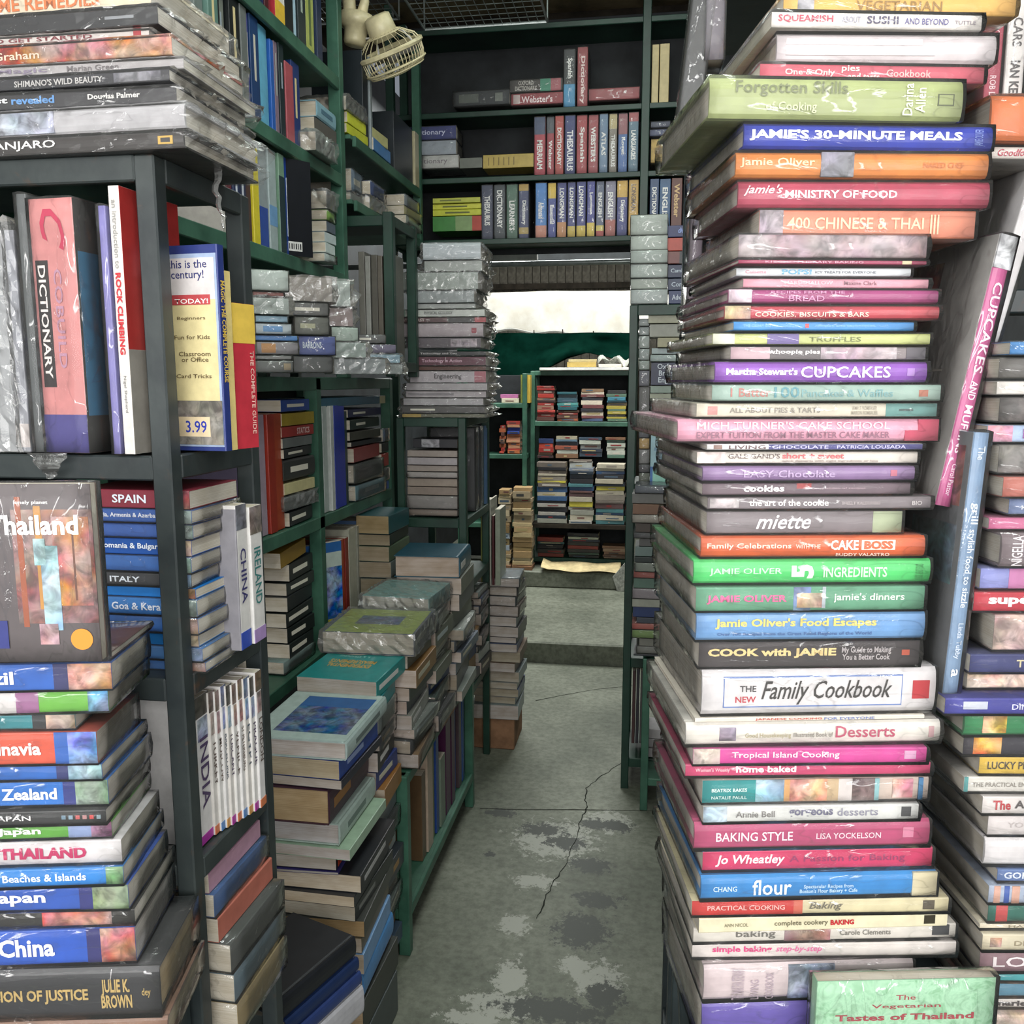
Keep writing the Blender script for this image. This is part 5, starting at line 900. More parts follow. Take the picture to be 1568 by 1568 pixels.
TI = [(632, 700, 672, 686, '2a2a2e', dict(pt=[(.2, .6, .05, .95, '8c8a90', 'photo')])), ] + [(624, 700, a, b, c, dict(wrap=w)) for a, b, c, w in ((690, 700, '9c9088', 0), (701, 712, 'a8a0a2', 0), (713, 722, '988c84', 0), (723, 732, 'a49c98', 1), (733, 745, '9a8c80', 0), (746, 758, '8c7e74', 0), (759, 779, '8c8682', 1), (780, 790, '8a7c70', 1))]
pile_front(TI, (-.73, 2.935, 0), 0, 'textbook', 'textbook', 'page stacks inside the tower bookcase', 'the stack inside the tower', 662, wrap=0, Wd=.12, pages='a89c94')
row_aisle([(728, 734, .30, '2a2a2e', dict(y=700, wrap=1)), (735, 740, .30, '3a3a40', dict(y=700, wrap=1)), (741, 742, .30, 'a8acac', dict(y=700)), (742.2, 743.2, .30, '50605a', dict(y=700)), (743.4, 744.4, .30, '3c5a78', dict(y=700)), (744.6, 745.4, .29, '4a6a94', dict(y=700))], -.625, ZTL + .004, 'textbook', 'textbook', 'books on the aisle side of the tower', 'the tower aisle side', W=.16)
row_front([(736, 748, 768, '7c8044', {}), (749, 752, 765, '98988c', {}), (753, 757, 790, '4a2024', {}), (758, 766, 780, '8a9080', {})], 3.345, .70, 'textbook', 'textbook', 'books beside the far column of pages', 'the narrow row beside the tower', W=.14)
# far column of books on a carton
zc = onY(785, 1102, 3.37).z
tag(box('carton', -.72, -.53, 3.375, 3.6, 0, zc, 'carton', bev=.004), 'brown carton under the far page column', 'carton')
random.seed(5)
ys = [885]
while ys[-1] < 1090: ys.append(ys[-1] + random.uniform(9, 17))
ys[-1] = 1101.5
FC = [(793 + random.uniform(-3, 3), a, b - .4, random.choice(['5a6468', '3c3c3c', '7a8484', '6a5a4c', '8a8a84', '44506a']), random.choice(['b0a89c', 'b8b0ac', 'a8a090', 'c0b8b0']), dict(wrap=1 if k < 4 else 0)) for k, (a, b) in enumerate(zip(ys[:-1], ys[1:]))]
pile_side(FC, 3.37, 'textbook', 'textbook', 'books in the far column', 'the far page column', 780, W=(.17, .2), L=(.18, .22))
tag(box('carton', -.76, -.62, 3.355, 3.368, 0, .70, 'carton'), 'flat card partition behind the tower', 'card') if False else None
# ============================================================ dusty end case and the shelf under the fan
row_front([(547, 557, 385, '6a6860', dict(pages='6f6a60')), (558, 566, 392, '8c8c86', {}), (567, 577, 390, '55524a', {}), (578, 586, 392, '5c564c', {}), (586.5, 589.5, 388, '4c443a', {}), (590, 592.5, 384, '5a5850', {})], 2.615, ZD + .053, 'bound_volume', 'bound volume', 'dusty bound volumes in the end case', 'the dusty volumes', W=.18, wrap=0)
GS = 'bagged books on the shelf below the fan'
flats([(539, 557, 296, 330, '7a90a4', dict(wrap=1, d='blue grey textbook in plastic', pt=bar(.2, .7))), (539, 556, 331, 349, '9aa4a0', dict(wrap=2))], -.92, 88, GS, 'textbook', 'textbook', 'the first pile above the dusty volumes', base=2.034)
flats([(568, 590, 300, 322, '2c4a84', dict(wrap=1, d='navy textbook in plastic')), (568, 589, 323, 343, '747c7c', dict(wrap=2))], -.89, 88, GS, 'textbook', 'textbook', 'the second pile above the dusty volumes', base=2.034)
flats([(621, 640, 318, 335, '8a9298', dict(wrap=1)), (621, 644, 336, 350, 'b0a878', dict(wrap=1)), (621, 646, 351, 364, 'a0a89c', dict(wrap=1))], -.85, 90, GS, 'textbook', 'textbook', 'the third pile above the dusty volumes', base=2.034)
flats([(532, 556, 150, 172, '74766c', dict(wrap=2)), (534, 558, 174, 190, 'c4c83c', dict(d='yellow textbook')), (534, 560, 192, 206, 'b8bc38', dict(d='greenish yellow textbook'))], -.89, 88, GS, 'textbook', 'textbook', 'the yellow pile under the fan', base=2.215)
row_aisle([(558, 566, .27, '1c2428', dict(y=180)), (567, 570, .27, '8a9496', dict(y=180))], -.885, 2.219, 'textbook', 'textbook', GS, 'the dark pair under the fan', W=.16)
flats([(572, 592, 203, 220, 'c0bc84', {}), (572, 598, 221, 240, '4a7cb0', dict(d='sky blue textbook'))], -.88, 88, GS, 'textbook', 'textbook', 'the pale pile under the fan', base=2.215)
row_aisle([(606, 634, .19, '2c3236', dict(y=260, d='black box file')), (635, 641, .19, 'b0a888', dict(y=260))], -.885, 2.219, 'box_file', 'box file', GS, 'the shelf end near the dictionaries', W=.14)
# ============================================================ overhead dictionaries
GO = 'dictionaries on the overhead bookcase'
def lab_row(ent, zi, where, wrap=1): row_front(ent, 3.415, ZO[zi] + .003, 'dictionary', 'dictionary', GO, where, W=.13, wrap=wrap, hmax=(ZO + [2.8])[zi + 1] - ZO[zi] - .03)
def vt(s, a, b, c='dcdcd8', lo=.25, hi=.75): return dict(tx=[t(s, a, b, lo, hi, c, bold=.03)])
lab_row([(737, 755, 275, '2c3450', vt('THESAURUS', .2, .75)), (756, 774, 275, '28343c', vt('DICTIONARY', .1, .8)), (775, 793, 273, '3c6450', vt("LEARNER'S", .3, .85)), (794, 810, 276, '283460', dict(pt=[(0, .12, 0, 1, 'b0903c'), (.8, .92, 0, 1, 'a89048')], **vt('Dictionary', .3, .75)))], 0, 'the dark blue group on the bottom overhead row')
lab_row([(820, 838, 274, '3a7cbc', dict(d='sky blue dictionary', pt=[(.78, 1, 0, 1, 'c08068')], **vt('Advanced', .35, .65))), (839, 852, 275, '30408c', dict(pt=[(0, .28, 0, 1, 'd0b030')], **vt('Essential', .4, .75))), (853, 868, 273, '283078', dict(pt=[(.72, 1, 0, 1, 'b88048')], **vt('LONGMAN', .1, .65))), (869, 882, 272, '262e74', dict(pt=[(.8, 1, 0, 1, 'c0a830')], **vt('LONGMAN', .1, .65))), (883, 898, 273, '242c78', dict(pt=[(.8, 1, 0, 1, 'c8b030')], **vt('LONGMAN', .08, .62))), (899, 912, 276, '303488', dict(pt=[(.75, 1, 0, 1, 'd0b83c')], **vt('Longman', .2, .6))), (913, 926, 275, '4a5470', dict(pt=[(.8, .9, 0, 1, 'c8b84c'), (.9, 1, 0, 1, 'b04038')], **vt('ENGLISH', .2, .65))), (927, 944, 274, '807c90', dict(pt=[(.7, 1, 0, 1, 'a8584c')], **vt('ENGLISH', .2, .65))), (945, 962, 270, '26307c', dict(pt=[(0, .3, 0, 1, 'c8a030')], **vt('Dictionary', .35, .75))), (963, 979, 269, 'c0983c', dict(d='mustard yellow dictionary', **vt('LONGMAN', .08, .55, '5a4a3c')))], 0, 'the bright group on the bottom overhead row')
ent = [(663, 735, 303, 311, 'b0b448', dict(d='lime yellow manual', pt=bar(.15, .6, '6a7038'))), (663, 738, 311.5, 320, 'c4c440', dict(d='yellow manual', pt=bar(.2, .7, '5a6030'))), (663, 738, 320.5, 330, 'bcc03c', dict(d='bright yellow manual', pt=bar(.25, .75, '5a6030'))), (663, 740, 331, 354, '3c7c38', dict(d='green and red dictionary', pt=[(.45, .78, 0, 1, '7a9460'), (.78, 1, 0, 1, 'a83c2c')]))]
pile_front(ent, (onY(700, 330, 3.42).x, 3.42, 0), 0, 'dictionary', 'dictionary', GO, 'the yellow pile on the overhead bookcase', 700, wrap=0, Wd=.13)
lab_row([(818, 836, 174, 'a83444', dict(pt=[(0, .3, 0, 1, '3c4a68')], **vt("MERRIAM", .4, .9))), (837, 849, 176, '9c3440', dict(pt=[(0, .28, 0, 1, '4a5058')], **vt('Webster', .4, .9))), (850, 864, 175, 'a84038', vt('DICTIONARY', .2, .85)), (865, 882, 172, '24306c', vt('THESAURUS', .25, .95, 'e0e0e0', .2, .8)), (883, 900, 174, '9c2c34', vt('Spanish', .2, .8)), (901, 917, 173, '94343c', vt("WEBSTER'S", .2, .8)), (918, 932, 171, '5c7894', vt('ATLAS', .3, .7)), (933, 946, 172, '7c7468', dict(pt=[(0, .25, 0, 1, 'b0a070')], **vt('THESAURUS', .35, .9))), (947, 962, 171, '34609c', dict(pt=[(.0, .35, 0, 1, '8a4c54')], **vt('Roget', .4, .7))), (963, 979, 168, '4a6c80', dict(pt=[(0, .15, 0, 1, '9c4048')], **vt('LANGUAGES', .3, .8)))], 1, 'the middle overhead row')
ent = [(610, 698, 193, 214, '2c3470', dict(d='blue violet Dictionary lying flat', tx=[t('Dictionary', .22, .82, .25, .75, 'c4c8e0')], pt=[(.0, .06, 0, 1, 'b06848')])), (634, 698, 214.5, 237, '98a0a8', dict(d='pale grey volume')), (646, 702, 237.5, 258, 'b8b8b4', dict(d='white dictionary', tx=[t('tionary', .05, .7, .25, .75, '7a7478')]))]
pile_front(ent, (onY(660, 230, 3.42).x, 3.42, 0), 0, 'dictionary', 'dictionary', GO, 'the near end of the middle overhead row', 665, wrap=1, Wd=.13)
pile_front([(704, 738, 241, 257, '6c7068', {})], (onY(720, 250, 3.42).x, 3.42, 0), 0, 'dictionary', 'dictionary', GO, 'the dull grey stack on the middle row', 720, wrap=0, Wd=.12)
pile_front([(740, 817, 236, 257, 'b09a50', dict(d='tan dictionary lying flat', pt=[(.1 + .1 * k, .12 + .1 * k, .2, .8, '7a6838') for k in range(6)]))], (onY(780, 250, 3.42).x, 3.42, 0), 0, 'dictionary', 'dictionary', GO, 'the tan stack on the middle row', 780, wrap=0, Wd=.12)
pile_front([(694, 780, 139, 162, '20262a', dict(d='black dictionary lying flat', pt=[(.1, .45, .2, .8, '50564f'), (.75, .88, .2, .8, '6a7068')]))], (onY(740, 150, 3.42).x, 3.42, 0), 0, 'dictionary', 'dictionary', GO, 'the single stack on the upper overhead row', 740, wrap=1, Wd=.12)
pile_front([(781, 861, 121, 141, '34302c', dict(d='black, green and pink dictionary', tx=[t('OXFORD\nDICTIONARY', .1, .52, .1, .9, 'a8a49c', bold=.02)], pt=[(.58, .78, 0, 1, '2f8064'), (.78, .97, 0, 1, '9c5058')])), (783, 862, 141.5, 160, '8c3038', dict(d='red dictionary lying flat', tx=[t("Webster's", .2, .8, .15, .75, 'dccccc', bold=.02)], pt=[(.04, .17, .1, .9, 'b8a8a4')]))], (onY(820, 140, 3.42).x, 3.42, 0), 0, 'dictionary', 'dictionary', GO, 'the double stack on the upper overhead row', 820, wrap=1, Wd=.12)
lab_row([(863, 882, 76, '202428', dict(pt=[(.6, 1, 0, 1, '3a88b0')], **vt('Spanish', .15, .5))), (884, 901, 72, '8c2a30', vt('Dictionary', .15, .95, 'd8c4c0'))], 2, 'the upright pair on the upper overhead row')
pile_front([(902, 979, 134, 153, '8a2830', dict(d='dark red wrapped volume lying flat'))], (onY(940, 140, 3.42).x, 3.42, 0), 0, 'dictionary', 'dictionary', GO, 'the red stack on the upper overhead row', 940, wrap=1, Wd=.12)
lab_row([(999, 1010, 68, 'b8a878', {}), (1011, 1026, 68, 'bcac7c', {})], 2, 'the beige pair by the bookcase post', 0)
lab_row([(996, 1010, 263, '2c4468', vt('DICTIONARY', .15, .8)), (1011, 1028, 262, '34587c', vt('ENGLISH', .15, .8)), (1029, 1046, 261, '5c3024', vt('Webster', .1, .7, 'c8a878'))], 0, 'the trio by the dark booklets', 0)
pile_front([(997, 1026, 186, 196, '202848', {}), (995, 1027, 197, 208, '24305c', {}), (997, 1050, 212, 249, 'b8983c', dict(d='mustard thick volume', pt=bar(.1, .6, '7a6428')))], (onY(1010, 220, 3.42).x, 3.42, 0), 0, 'dictionary', 'dictionary', GO, 'the mustard stack by the bookcase post', 1010, wrap=1, Wd=.13)
# ============================================================ bookcase right of the passage
GR = 'books in the bookcase beside the passage'
pile_front([(966, 1022, a, b - .5, c, dict(wrap=w, pages='a8b0a4', d='pale page stack volume')) for a, b, c, w in ((328, 360, 'a0aaa0', 1), (360, 383, 'a8b2a8', 1), (383, 404, '98a49c', 1), (404, 426, 'a0aca4', 1), (426, 443, '9aa498', 1), (443, 466, 'a4aeaa', 1))], (onY(993, 400, 3.09).x, 3.105, 0), 0, 'textbook', 'textbook', GR, 'the white stack beside the passage', 993, Wd=.2)
pile_front([(1023, 1075, 345, 363, '202a58', dict(tx=[t('dictionary', .3, .9, .2, .8, '8aa0d8', shear=.3)])), (1022, 1075, 364, 384, 'a84030', {}), (1022, 1075, 385, 404, '6c3c38', dict(pt=[(.35, 1, 0, 1, '2c2c30')])), (1023, 1075, 405, 425, '24304c', dict(tx=[t('Cambridge', .08, .8, .3, .7, 'b0bcc8')])), (1023, 1075, 426, 444, '2a3650', dict(tx=[t('Concise', .1, .7, .3, .7, 'a8b4c0')])), (1024, 1075, 445, 465, '26345c', dict(tx=[t('Advanced', .1, .7, .3, .7, 'b4bcc8')]))], (onY(1040, 400, 3.12).x, 3.12, 0), 0, 'dictionary', 'dictionary', GR, 'the dictionary stack beside the passage', 1040, wrap=0, Wd=.16)
pile_front([(979, 994, a, b - .4, c, dict(wrap=1)) for a, b, c in ((488, 500, '8a9490'), (500, 514, '7c8884'), (514, 534, '88948c'), (534, 552, '808c88'), (552, 567, '7c8880'), (567, 592, '4a4c58'), (592, 640, '40403c'), (640, 671, '3a3c48'), (671, 688, 'a88438'), (688, 711, '6c6c6a'), (711, 724, '1f1f28'), (724, 741, '4c5444'))], (onY(985, 600, 3.13).x, 3.13, 0), 0, 'textbook', 'textbook', GR, 'the slim pile against the passage post', 985, wrap=1, Wd=.13)
pile_front([(993, 1060, 479, 495, '9c9c84', {}), (995, 1060, 496, 516, '8a8c80', {}), (1007, 1060, 517, 532, '949070', {}), (998, 1060, 533, 542, '8f9c9c', {}), (996, 1060, 543, 554, '90a09c', dict(wrap=1)), (997, 1060, 555, 590, '1c2440', dict(d='navy thick volume', tx=[t('Oxford\nBritish\nEnglish', .15, .65, .05, .95, 'b8c0c8')])), (996, 1060, 591, 602, '7c8c80', {}), (995, 1060, 603, 614, '8c907c', {}), (996, 1060, 615, 622, '202848', {}), (996, 1060, 622.5, 635, '34605c', {}), (996, 1060, 636, 648, '6c8c3c', {}), (996, 1060, 649, 660, '5c7040', {})], (onY(1020, 560, 3.12).x, 3.12, 0), 0, 'textbook', 'textbook', GR, 'the crowded pile beside the passage', 1020, wrap=0, Wd=.16)
A = onY(995, 740, 3.11); Bq = onY(1046, 740, 3.11); zt = onY(1020, 667, 3.11).z
book('textbook', 'textbook', 'pale blue financial statements book facing out', GR, Mface((A.x, 3.118, R2B[1] + .003), 0, Bq.x - A.x, zt - R2B[1]), zt - R2B[1] - .003, .02, Bq.x - A.x, '8fb0b8', front=[('front', 'text', 'INTERNATIONAL\nFINANCIAL\nSTATEMENTS', .12, .8, .5, .75, '34587c', dict(bold=.02)), ('front', 'card', 0, .08, 0, .35, '3464a0'), ('front', 'card', .08, .9, .03, .3, '8ac0b0')])
ent = []; random.seed(9); yy = 744.0
cl2 = ['3c4450', '5c5c58', '6a4c38', '8a8478', '3a3028', '26262a', '4c4c4a', '5c6c68', '1f2826', '6c7468', '8c3c30', '4c6458', '7c7478', '8a8c80', '24345c', '3c4048', '984438', '64803c', '707068', '6a6a64', '2c3034', '8c7a38']
while yy < 1004:
    h = random.uniform(8, 17); h = min(h, 1006 - yy)
    if h > 3: ent.append((968 + random.uniform(0, 12), 1046, yy, yy + h - .5, cl2[len(ent) % len(cl2)], dict(wrap=1 if random.random() < .4 else 0, pages='98928a', d=f'{cname(cl2[len(ent) % len(cl2)])} spined textbook')))
    yy += h
pile_front(ent, (onY(1000, 900, 2.945).x, 2.945, 0), 0, 'textbook', 'textbook', GR, 'the tall pile under the blue statements book', 1000, wrap=0, Wd=.138)
row_front([(969, 974, 1026, '4c3434', {}), (975, 980, 1024, '3a3a40', {}), (981, 989, 1028, '565654', {}), (990, 996, 1030, '2c3034', {})], 3.15, .16, 'textbook', 'textbook', GR, 'the low row beside the passage leg', W=.15)
pile_front([(990, 1040, 1118, 1132, 'a8a4a4', {}), (988, 1040, 1133, 1146, '9c9898', {}), (986, 1040, 1147, 1160, 'a4a0a0', {})], (onY(1010, 1140, 3.2).x, 3.12, 0), 0, 'textbook', 'textbook', GR, 'the pale stack on the lowest passage shelf', 1010, wrap=0, Wd=.12)
# ============================================================ far paperbacks
GF = 'paperbacks on the far bookcase'
random.seed(31)
def farpile(x0, x1, yt, yb, n, where, pal, Y=FY, gap=.25, zb=None):
    lift = 0 if zb is None else zb + .003 - onY((x0 + x1) / 2, yb, Y).z
    n = round(n * 1.25); hs = [random.uniform(.6, 1.5) for _ in range(n)]; s = (yb - yt) / sum(hs); y = yt; xm = (x0 + x1) / 2
    for i in range(n):
        h = hs[i] * s; c = random.choice(pal); a = x0 + random.uniform(0, 3); b = x1 - random.uniform(0, 3)
        A = onY(a, y, Y); B = onY(b, y, Y); z1 = onY(xm, y, Y).z + lift; z0 = onY(xm, y + h - gap, Y).z + lift; L = B.x - A.x; T = z1 - z0; W = .11
        r = empty('paperback', Mflat(((A.x + B.x) / 2, Y + .015 + random.uniform(-.01, .01), z0), random.uniform(-3, 3)))
        tag(r, f"{cname(c)} paperback, {ordw(i)} {'of' if i == 0 else 'down in'} {where}", 'paperback', GF)
        v, f = cover_mesh(L, T, W, .0008, False); mesh_obj('cover', v, f, 'card', r, c)
        mesh_obj('page_block', boxv(-L / 2 + .001, L / 2 - .001, .001, W - .001, .0009, T - .0009), BOXF, 'pages', r, 'b8ac98')
        if random.random() < .6: box('title_bar', -L * random.uniform(.05, .42), L * random.uniform(-.02, .42), -.0008, .0004, T * .3, T * random.uniform(.5, .75), 'ink', r, random.choice(['b8b0a4', 'a8986c', '8c8478', '3c3c3c', '6c4c44', '4c5c6c', '7c2c2c']))
        y += h
reds = ['a83c34', '94302c', 'b84c3c', '5c3c34', 'a85c3c', '8c6c58', '3c2c2c']; teals = ['2c6c70', '3c7c80', '245860', '4c8c88', '30505c']
mix = ['c8b8a4', 'b8a890', '3c3434', '8a6c50', '4c5c7c', 'd0c4b0', '6c3c3c', '2c2c34']; dk = ['3c3c30', 'a8983c', '2c2c2c', '54705c', '3c7c90', '6c5c3c']
zb1 = onY(890, 645, FY).z
farpile(821, 850, 588, 642, 9, 'the red far pile', reds, zb=fz[0]); farpile(852, 886, 597, 625, 5, 'the teal far pile', teals, zb=onY(869, 625, FY).z - onY(869, 642, FY).z + fz[0]); farpile(852, 887, 625.3, 642, 3, 'the red base of the teal far pile', reds, zb=fz[0])
farpile(889, 925, 592, 642, 8, 'the cream far pile', mix, zb=fz[0]); farpile(928, 960, 594, 642, 9, 'the dark far pile', dk, zb=fz[0])
lo = ['3c4c5c', '94503c', '8a8c88', '4c6c5c', 'b0b4a8', '7c5c44', '5c7484', 'a8a088', '2c3440']
farpile(822, 848, 672, 702, 4, 'the first pile on the middle far shelf', reds + ['24345c']); farpile(850, 885, 668, 702, 5, 'the second pile on the middle far shelf', lo); farpile(886, 922, 670, 700, 4, 'the third pile on the middle far shelf', lo); farpile(927, 959, 670, 702, 5, 'the fourth pile on the middle far shelf', lo)
lo2 = ['a8a49c', 'b8b09c', '98988c', '3c5c84', '7c7468', '5c4444', 'b0a894', '8c8478', '24303c', 'b0b4b0', '4c7c80', '6c645c', '7c8490', '5c544c', '94483c', '2c2c30'] * 2 + ['c8bc48']
Yf = FY - .14
tag(box('plank_shelf', onY(812, 799, Yf).x, onY(966, 799, Yf).x, Yf, FY - .002, fz[1] - .03, fz[1] - .002, 'beam_wood'), 'dark plank shelf carrying the front paperback piles', 'shelf')
for x0, x1, yt, n, wh, pal in ((821, 868, 703, 13, 'first', lo2), (864, 912, 699, 13, 'second', lo2 + ['c8609c', 'b84c8c']), (911, 957, 703, 12, 'third', lo2), (957, 966, 730, 9, 'slim fourth', lo2)):
    farpile(x0 if x0 != 864 else 870, x1 if x1 != 912 else 909, yt, 796, n, f'the {wh} pile on the plank shelf', pal, Y=Yf, zb=fz[1] - .002)
dk2 = ['2c3440', '8c4038', 'a8b0a0', '2c5c60', '3c3c38', 'b0a890', '4c6454', '1f1f24']
farpile(822, 864, 828, 858, 5, 'the first pile on the bottom far shelf', dk2, zb=PZ2 + .05); farpile(868, 918, 822, 860, 6, 'the second pile on the bottom far shelf', dk2, zb=PZ2 + .05); farpile(922, 958, 840, 860, 4, 'the third pile on the bottom far shelf', ['8c6c54', '6c5444', 'a08870'], zb=PZ2 + .05)
Yn = FY - .1
farpile(775, 798, 643, 693, 9, 'the far narrow bookcase pile', ['2c4490', 'a84038', 'c07048', 'b88868', 'a85040', 'c89070'], Y=Yn + .02, zb=onY(790, 696, Yn).z); farpile(764, 774, 650, 693, 7, 'the slim far narrow bookcase pile', reds, Y=Yn + .02, zb=onY(790, 696, Yn).z)
farpile(765, 796, 603, 616, 2, 'the pair on the far narrow bookcase', ['d0c8b0', 'b8709c'], Y=Yn + .02, zb=onY(790, 618, Yn).z)
for i, (a, b, c) in enumerate(((797, 800, '8a9044'), (801, 804, 'b8bca8'), (804.5, 812, 'c0a040'))):
    A = onY(a, 574, Yn + .02); B = onY(b, 574, Yn + .02); z0 = onY(800, 617, Yn).z
    book('paperback', 'paperback', f'{cname(c)} spined book standing {ORD[i]} on the far narrow bookcase', GF, Mup((A.x, Yn + .03, z0), 0, 0, A.z - z0), A.z - z0, B.x - A.x - .001, .13, c)
# columns of brown paperbacks standing on the ledge
tans = ['a88c64', 'b89c74', '98845c', 'c0ac84', '8c7450', 'a49478', 'c8b898']
random.seed(8)
farpile(784, 815, 747, 866, 13, 'the brown column on the ledge', tans, Y=Y2 + .02); farpile(762, 782, 750, 866, 12, 'the slim brown column on the ledge', tans + ['a8b4c0'], Y=Y2 + .03)
for i, (a, b) in enumerate(((784, 815), (762, 782))):
    A = onY(a, 868, Y2 + .02); B = onY(b, 868, Y2 + .02); z1 = onY(790, 866, Y2 + .02).z
    if z1 > PZ2 + .003: tag(box('carton', A.x, B.x, Y2 + .01, Y2 + .15, PZ2, z1 - .002, 'carton'), ['brown carton under the brown paperback column', 'narrow brown carton under the slim paperback column'][i], 'carton')
# loose things on the ledge and on top of the far bookcase
def sheet(name, pts_fn, nu, nv, mat, label=None, cat=None, parent=None, thick=.004, smooth=True, group=None):
    v = []; f = []
    for j in range(nv + 1):
        for i in range(nu + 1): v.append(pts_fn(i / nu, j / nv))
    for j in range(nv):
        for i in range(nu): a = j * (nu + 1) + i; f.append((a, a + 1, a + nu + 2, a + nu + 1))
    o = mesh_obj(name, v, f, mat, parent, smooth=smooth)
    m = o.modifiers.new('thickness', 'SOLIDIFY'); m.thickness = thick; m.offset = 0
    if label: tag(o, label, cat, group)
    return o
zf = onY(890, 866, FY - .02).z
a0, a1 = onZ(826, 872, PZ2 + .03), onZ(950, 870, PZ2 + .03)
sheet('wrapping_paper', lambda u, v: (a0.x + (a1.x - a0.x) * u, Y2 - .02 + .16 * v + .01 * math.sin(u * 9), PZ2 + .012 + .03 * v + .005 * math.sin(u * 11 + v * 3) + (.02 * (1 - u / .1) if u < .1 else 0)), 30, 6, 'wrapping_paper', 'crumpled cream wrapping paper on the concrete ledge', 'paper', thick=.002)
gx = onY(952, 880, Y2 - .02)
v = [onY(938, 884, Y2 - .03), onY(966, 852, Y2 - .03), onY(968, 906, Y2 - .03), onY(945, 905, Y2 - .03)]
vv = [tuple(p) for p in v] + [(p.x, p.y + .02, p.z) for p in v]
tag(mesh_obj('grey_board', vv, [(0, 3, 2, 1), (4, 5, 6, 7), (0, 1, 5, 4), (1, 2, 6, 5), (2, 3, 7, 6), (3, 0, 4, 7)], 'light_stain'), 'grey cut board leaning on the step by the passage bookcase', 'board')
zt = onY(890, 568, FY).z
tag(box('white_board', onY(826, 568, FY - .03).x, onY(965, 568, FY - .03).x, FY - .03, FY + .25, zt + .003, zt + .022, 'white_board', bev=.003), 'long white board lying on the far bookcase', 'board')
farpile(868, 915, 553, 565, 2, 'the pair on top of the far bookcase', ['b0a070', 'a89050'], Y=FY + .02, zb=zt + .022); farpile(915, 952, 560, 565, 1, 'the board end of the far bookcase', ['b8b4a8'], Y=FY + .02, zb=zt + .022)
c0 = onY(925, 555, FY + .1)
tag(sheet('plastic_sheet', lambda u, v: (c0.x - .05 + .3 * u, FY + .16 + .07 * v, zt + .034 + .06 * abs(math.sin(u * 5 + v * 2)) + .02 * math.sin(u * 17)), 18, 5, 'light_stain', thick=.003), 'crumpled grey plastic sheet on top of the far bookcase', 'plastic sheet')
# tarpaulins
def wt(u, v):
    x = -1.55 + 1.75 * u; z = onY(860, 446, 7.0).z * (1 - v) + onY(860, 512, 7.0).z * v
    return (x, 7.0 + .035 * math.sin(u * 26) * (.3 + v) + .03 * math.sin(u * 11 + v * 3) - .05 * v, z + .012 * math.sin(u * 31) * v + .02 * math.sin(u * 7) * v)
tw = sheet('tarpaulin', wt, 70, 10, 'white_tarpaulin', 'white tarpaulin strip hanging above the green one', 'tarpaulin', thick=.003)
def hem(u): p = wt(u, 1); return Vector((p[0], p[1] - .01, p[2] + .012))
tube('hem_rope', [hem(i / 40) for i in range(41)], .006, 'white_board', tw, 5)
for u in (.35, .48, .62, .74, .85): p = hem(u); tube('tie_cord', [p + Vector((0, -.008, .02)), p + Vector((.004, -.012, -.01)), p + Vector((0, -.01, -.05))], .005, 'beam_wood', tw, 5)
def gb(px):   # lower edge of the green sheet
    k = [(700, 640), (765, 612), (800, 590), (835, 567), (870, 548), (900, 540), (935, 548), (970, 560), (1000, 560)]
    for (a, b), (c, d) in zip(k[:-1], k[1:]):
        if a <= px <= c: return b + (d - b) * (px - a) / (c - a)
    return k[-1][1]
def gt(u, v):
    px = 700 + 290 * u; Y = 6.78 - .22 * v
    P = onY(px, 510 * (1 - v) + gb(px) * v, Y)
    return (P.x, Y + .04 * math.sin(u * 15 + v * 4) + .03 * math.sin(u * 6 - v * 7), P.z)
sheet('tarpaulin', gt, 50, 14, 'green_tarpaulin', 'dark green tarpaulin sagging over the far bookcases', 'tarpaulin', thick=.004)
# lamp tubes and pipes under the overhead bookcase
fx = onY(735, 405, 4.3); fx2 = onY(822, 412, 4.3)
rt_ = empty('tube_lamp', Matrix.Translation((fx.x, 4.3, fx.z))); tag(rt_, 'unlit white fluorescent tube fixture under the far roof', 'lamp')
box('housing', 0, fx2.x - fx.x, 0, .05, .015, .05, 'white_board', rt_, bev=.004); tube('tube', [(.02, .02, 0), (fx2.x - fx.x - .02, .02, 0)], .013, 'white_board', rt_, 8)
tube('hanger', [(.1, .025, .05), (.1, .025, 3.115 - fx.z)], .004, 'wire_metal', rt_); tube('hanger', [(.3, .025, .05), (.3, .025, 3.115 - fx.z)], .004, 'wire_metal', rt_)
bx = [onY(x, 394, 6.4) for x in (735, 1000)]
tag(box('roof_beam', -1.55, 1.75, 6.35, 6.42, onY(860, 398, 6.4).z - .03, onY(860, 391, 6.4).z + .02, 'dark_panel'), 'dark roof beam above the tarpaulins', 'beam')
tag(tube('pipe', [(-1.55, 3.66, ZO[0] - .06), (1.75, 3.66, ZO[0] - .06)], .011, 'wire_metal', seg=8), 'thin metal pipe running under the overhead bookcase', 'pipe')
# ============================================================ wall fan
fp = onY(556, 18, 2.75)
fan = empty('wall_fan', Matrix.Translation(fp)); tag(fan, 'cream oscillating wall fan hanging above the green shelf', 'fan')
def FP(px, py, Y=2.75): return onY(px, py, Y) - fp
tube('bracket_arm', [FP(532, -40), FP(535, 10), FP(538, 36)], [.02, .02, .022], 'cream_plastic', fan, 10); tube('bracket_arm', [FP(562, -40), FP(558, 5), FP(552, 30)], [.012, .014, .018], 'cream_plastic', fan, 10)
m0 = Matrix.Translation(FP(545, 48)) @ Matrix.Rotation(math.radians(8), 4, 'Y')
lathe('motor_collar', [(.02, .05), (.052, .045), (.056, .025), (.05, .01), (.035, .005), (.034, -.03), (.03, -.04)][::-1], 'cream_plastic', fan, 20, m0)
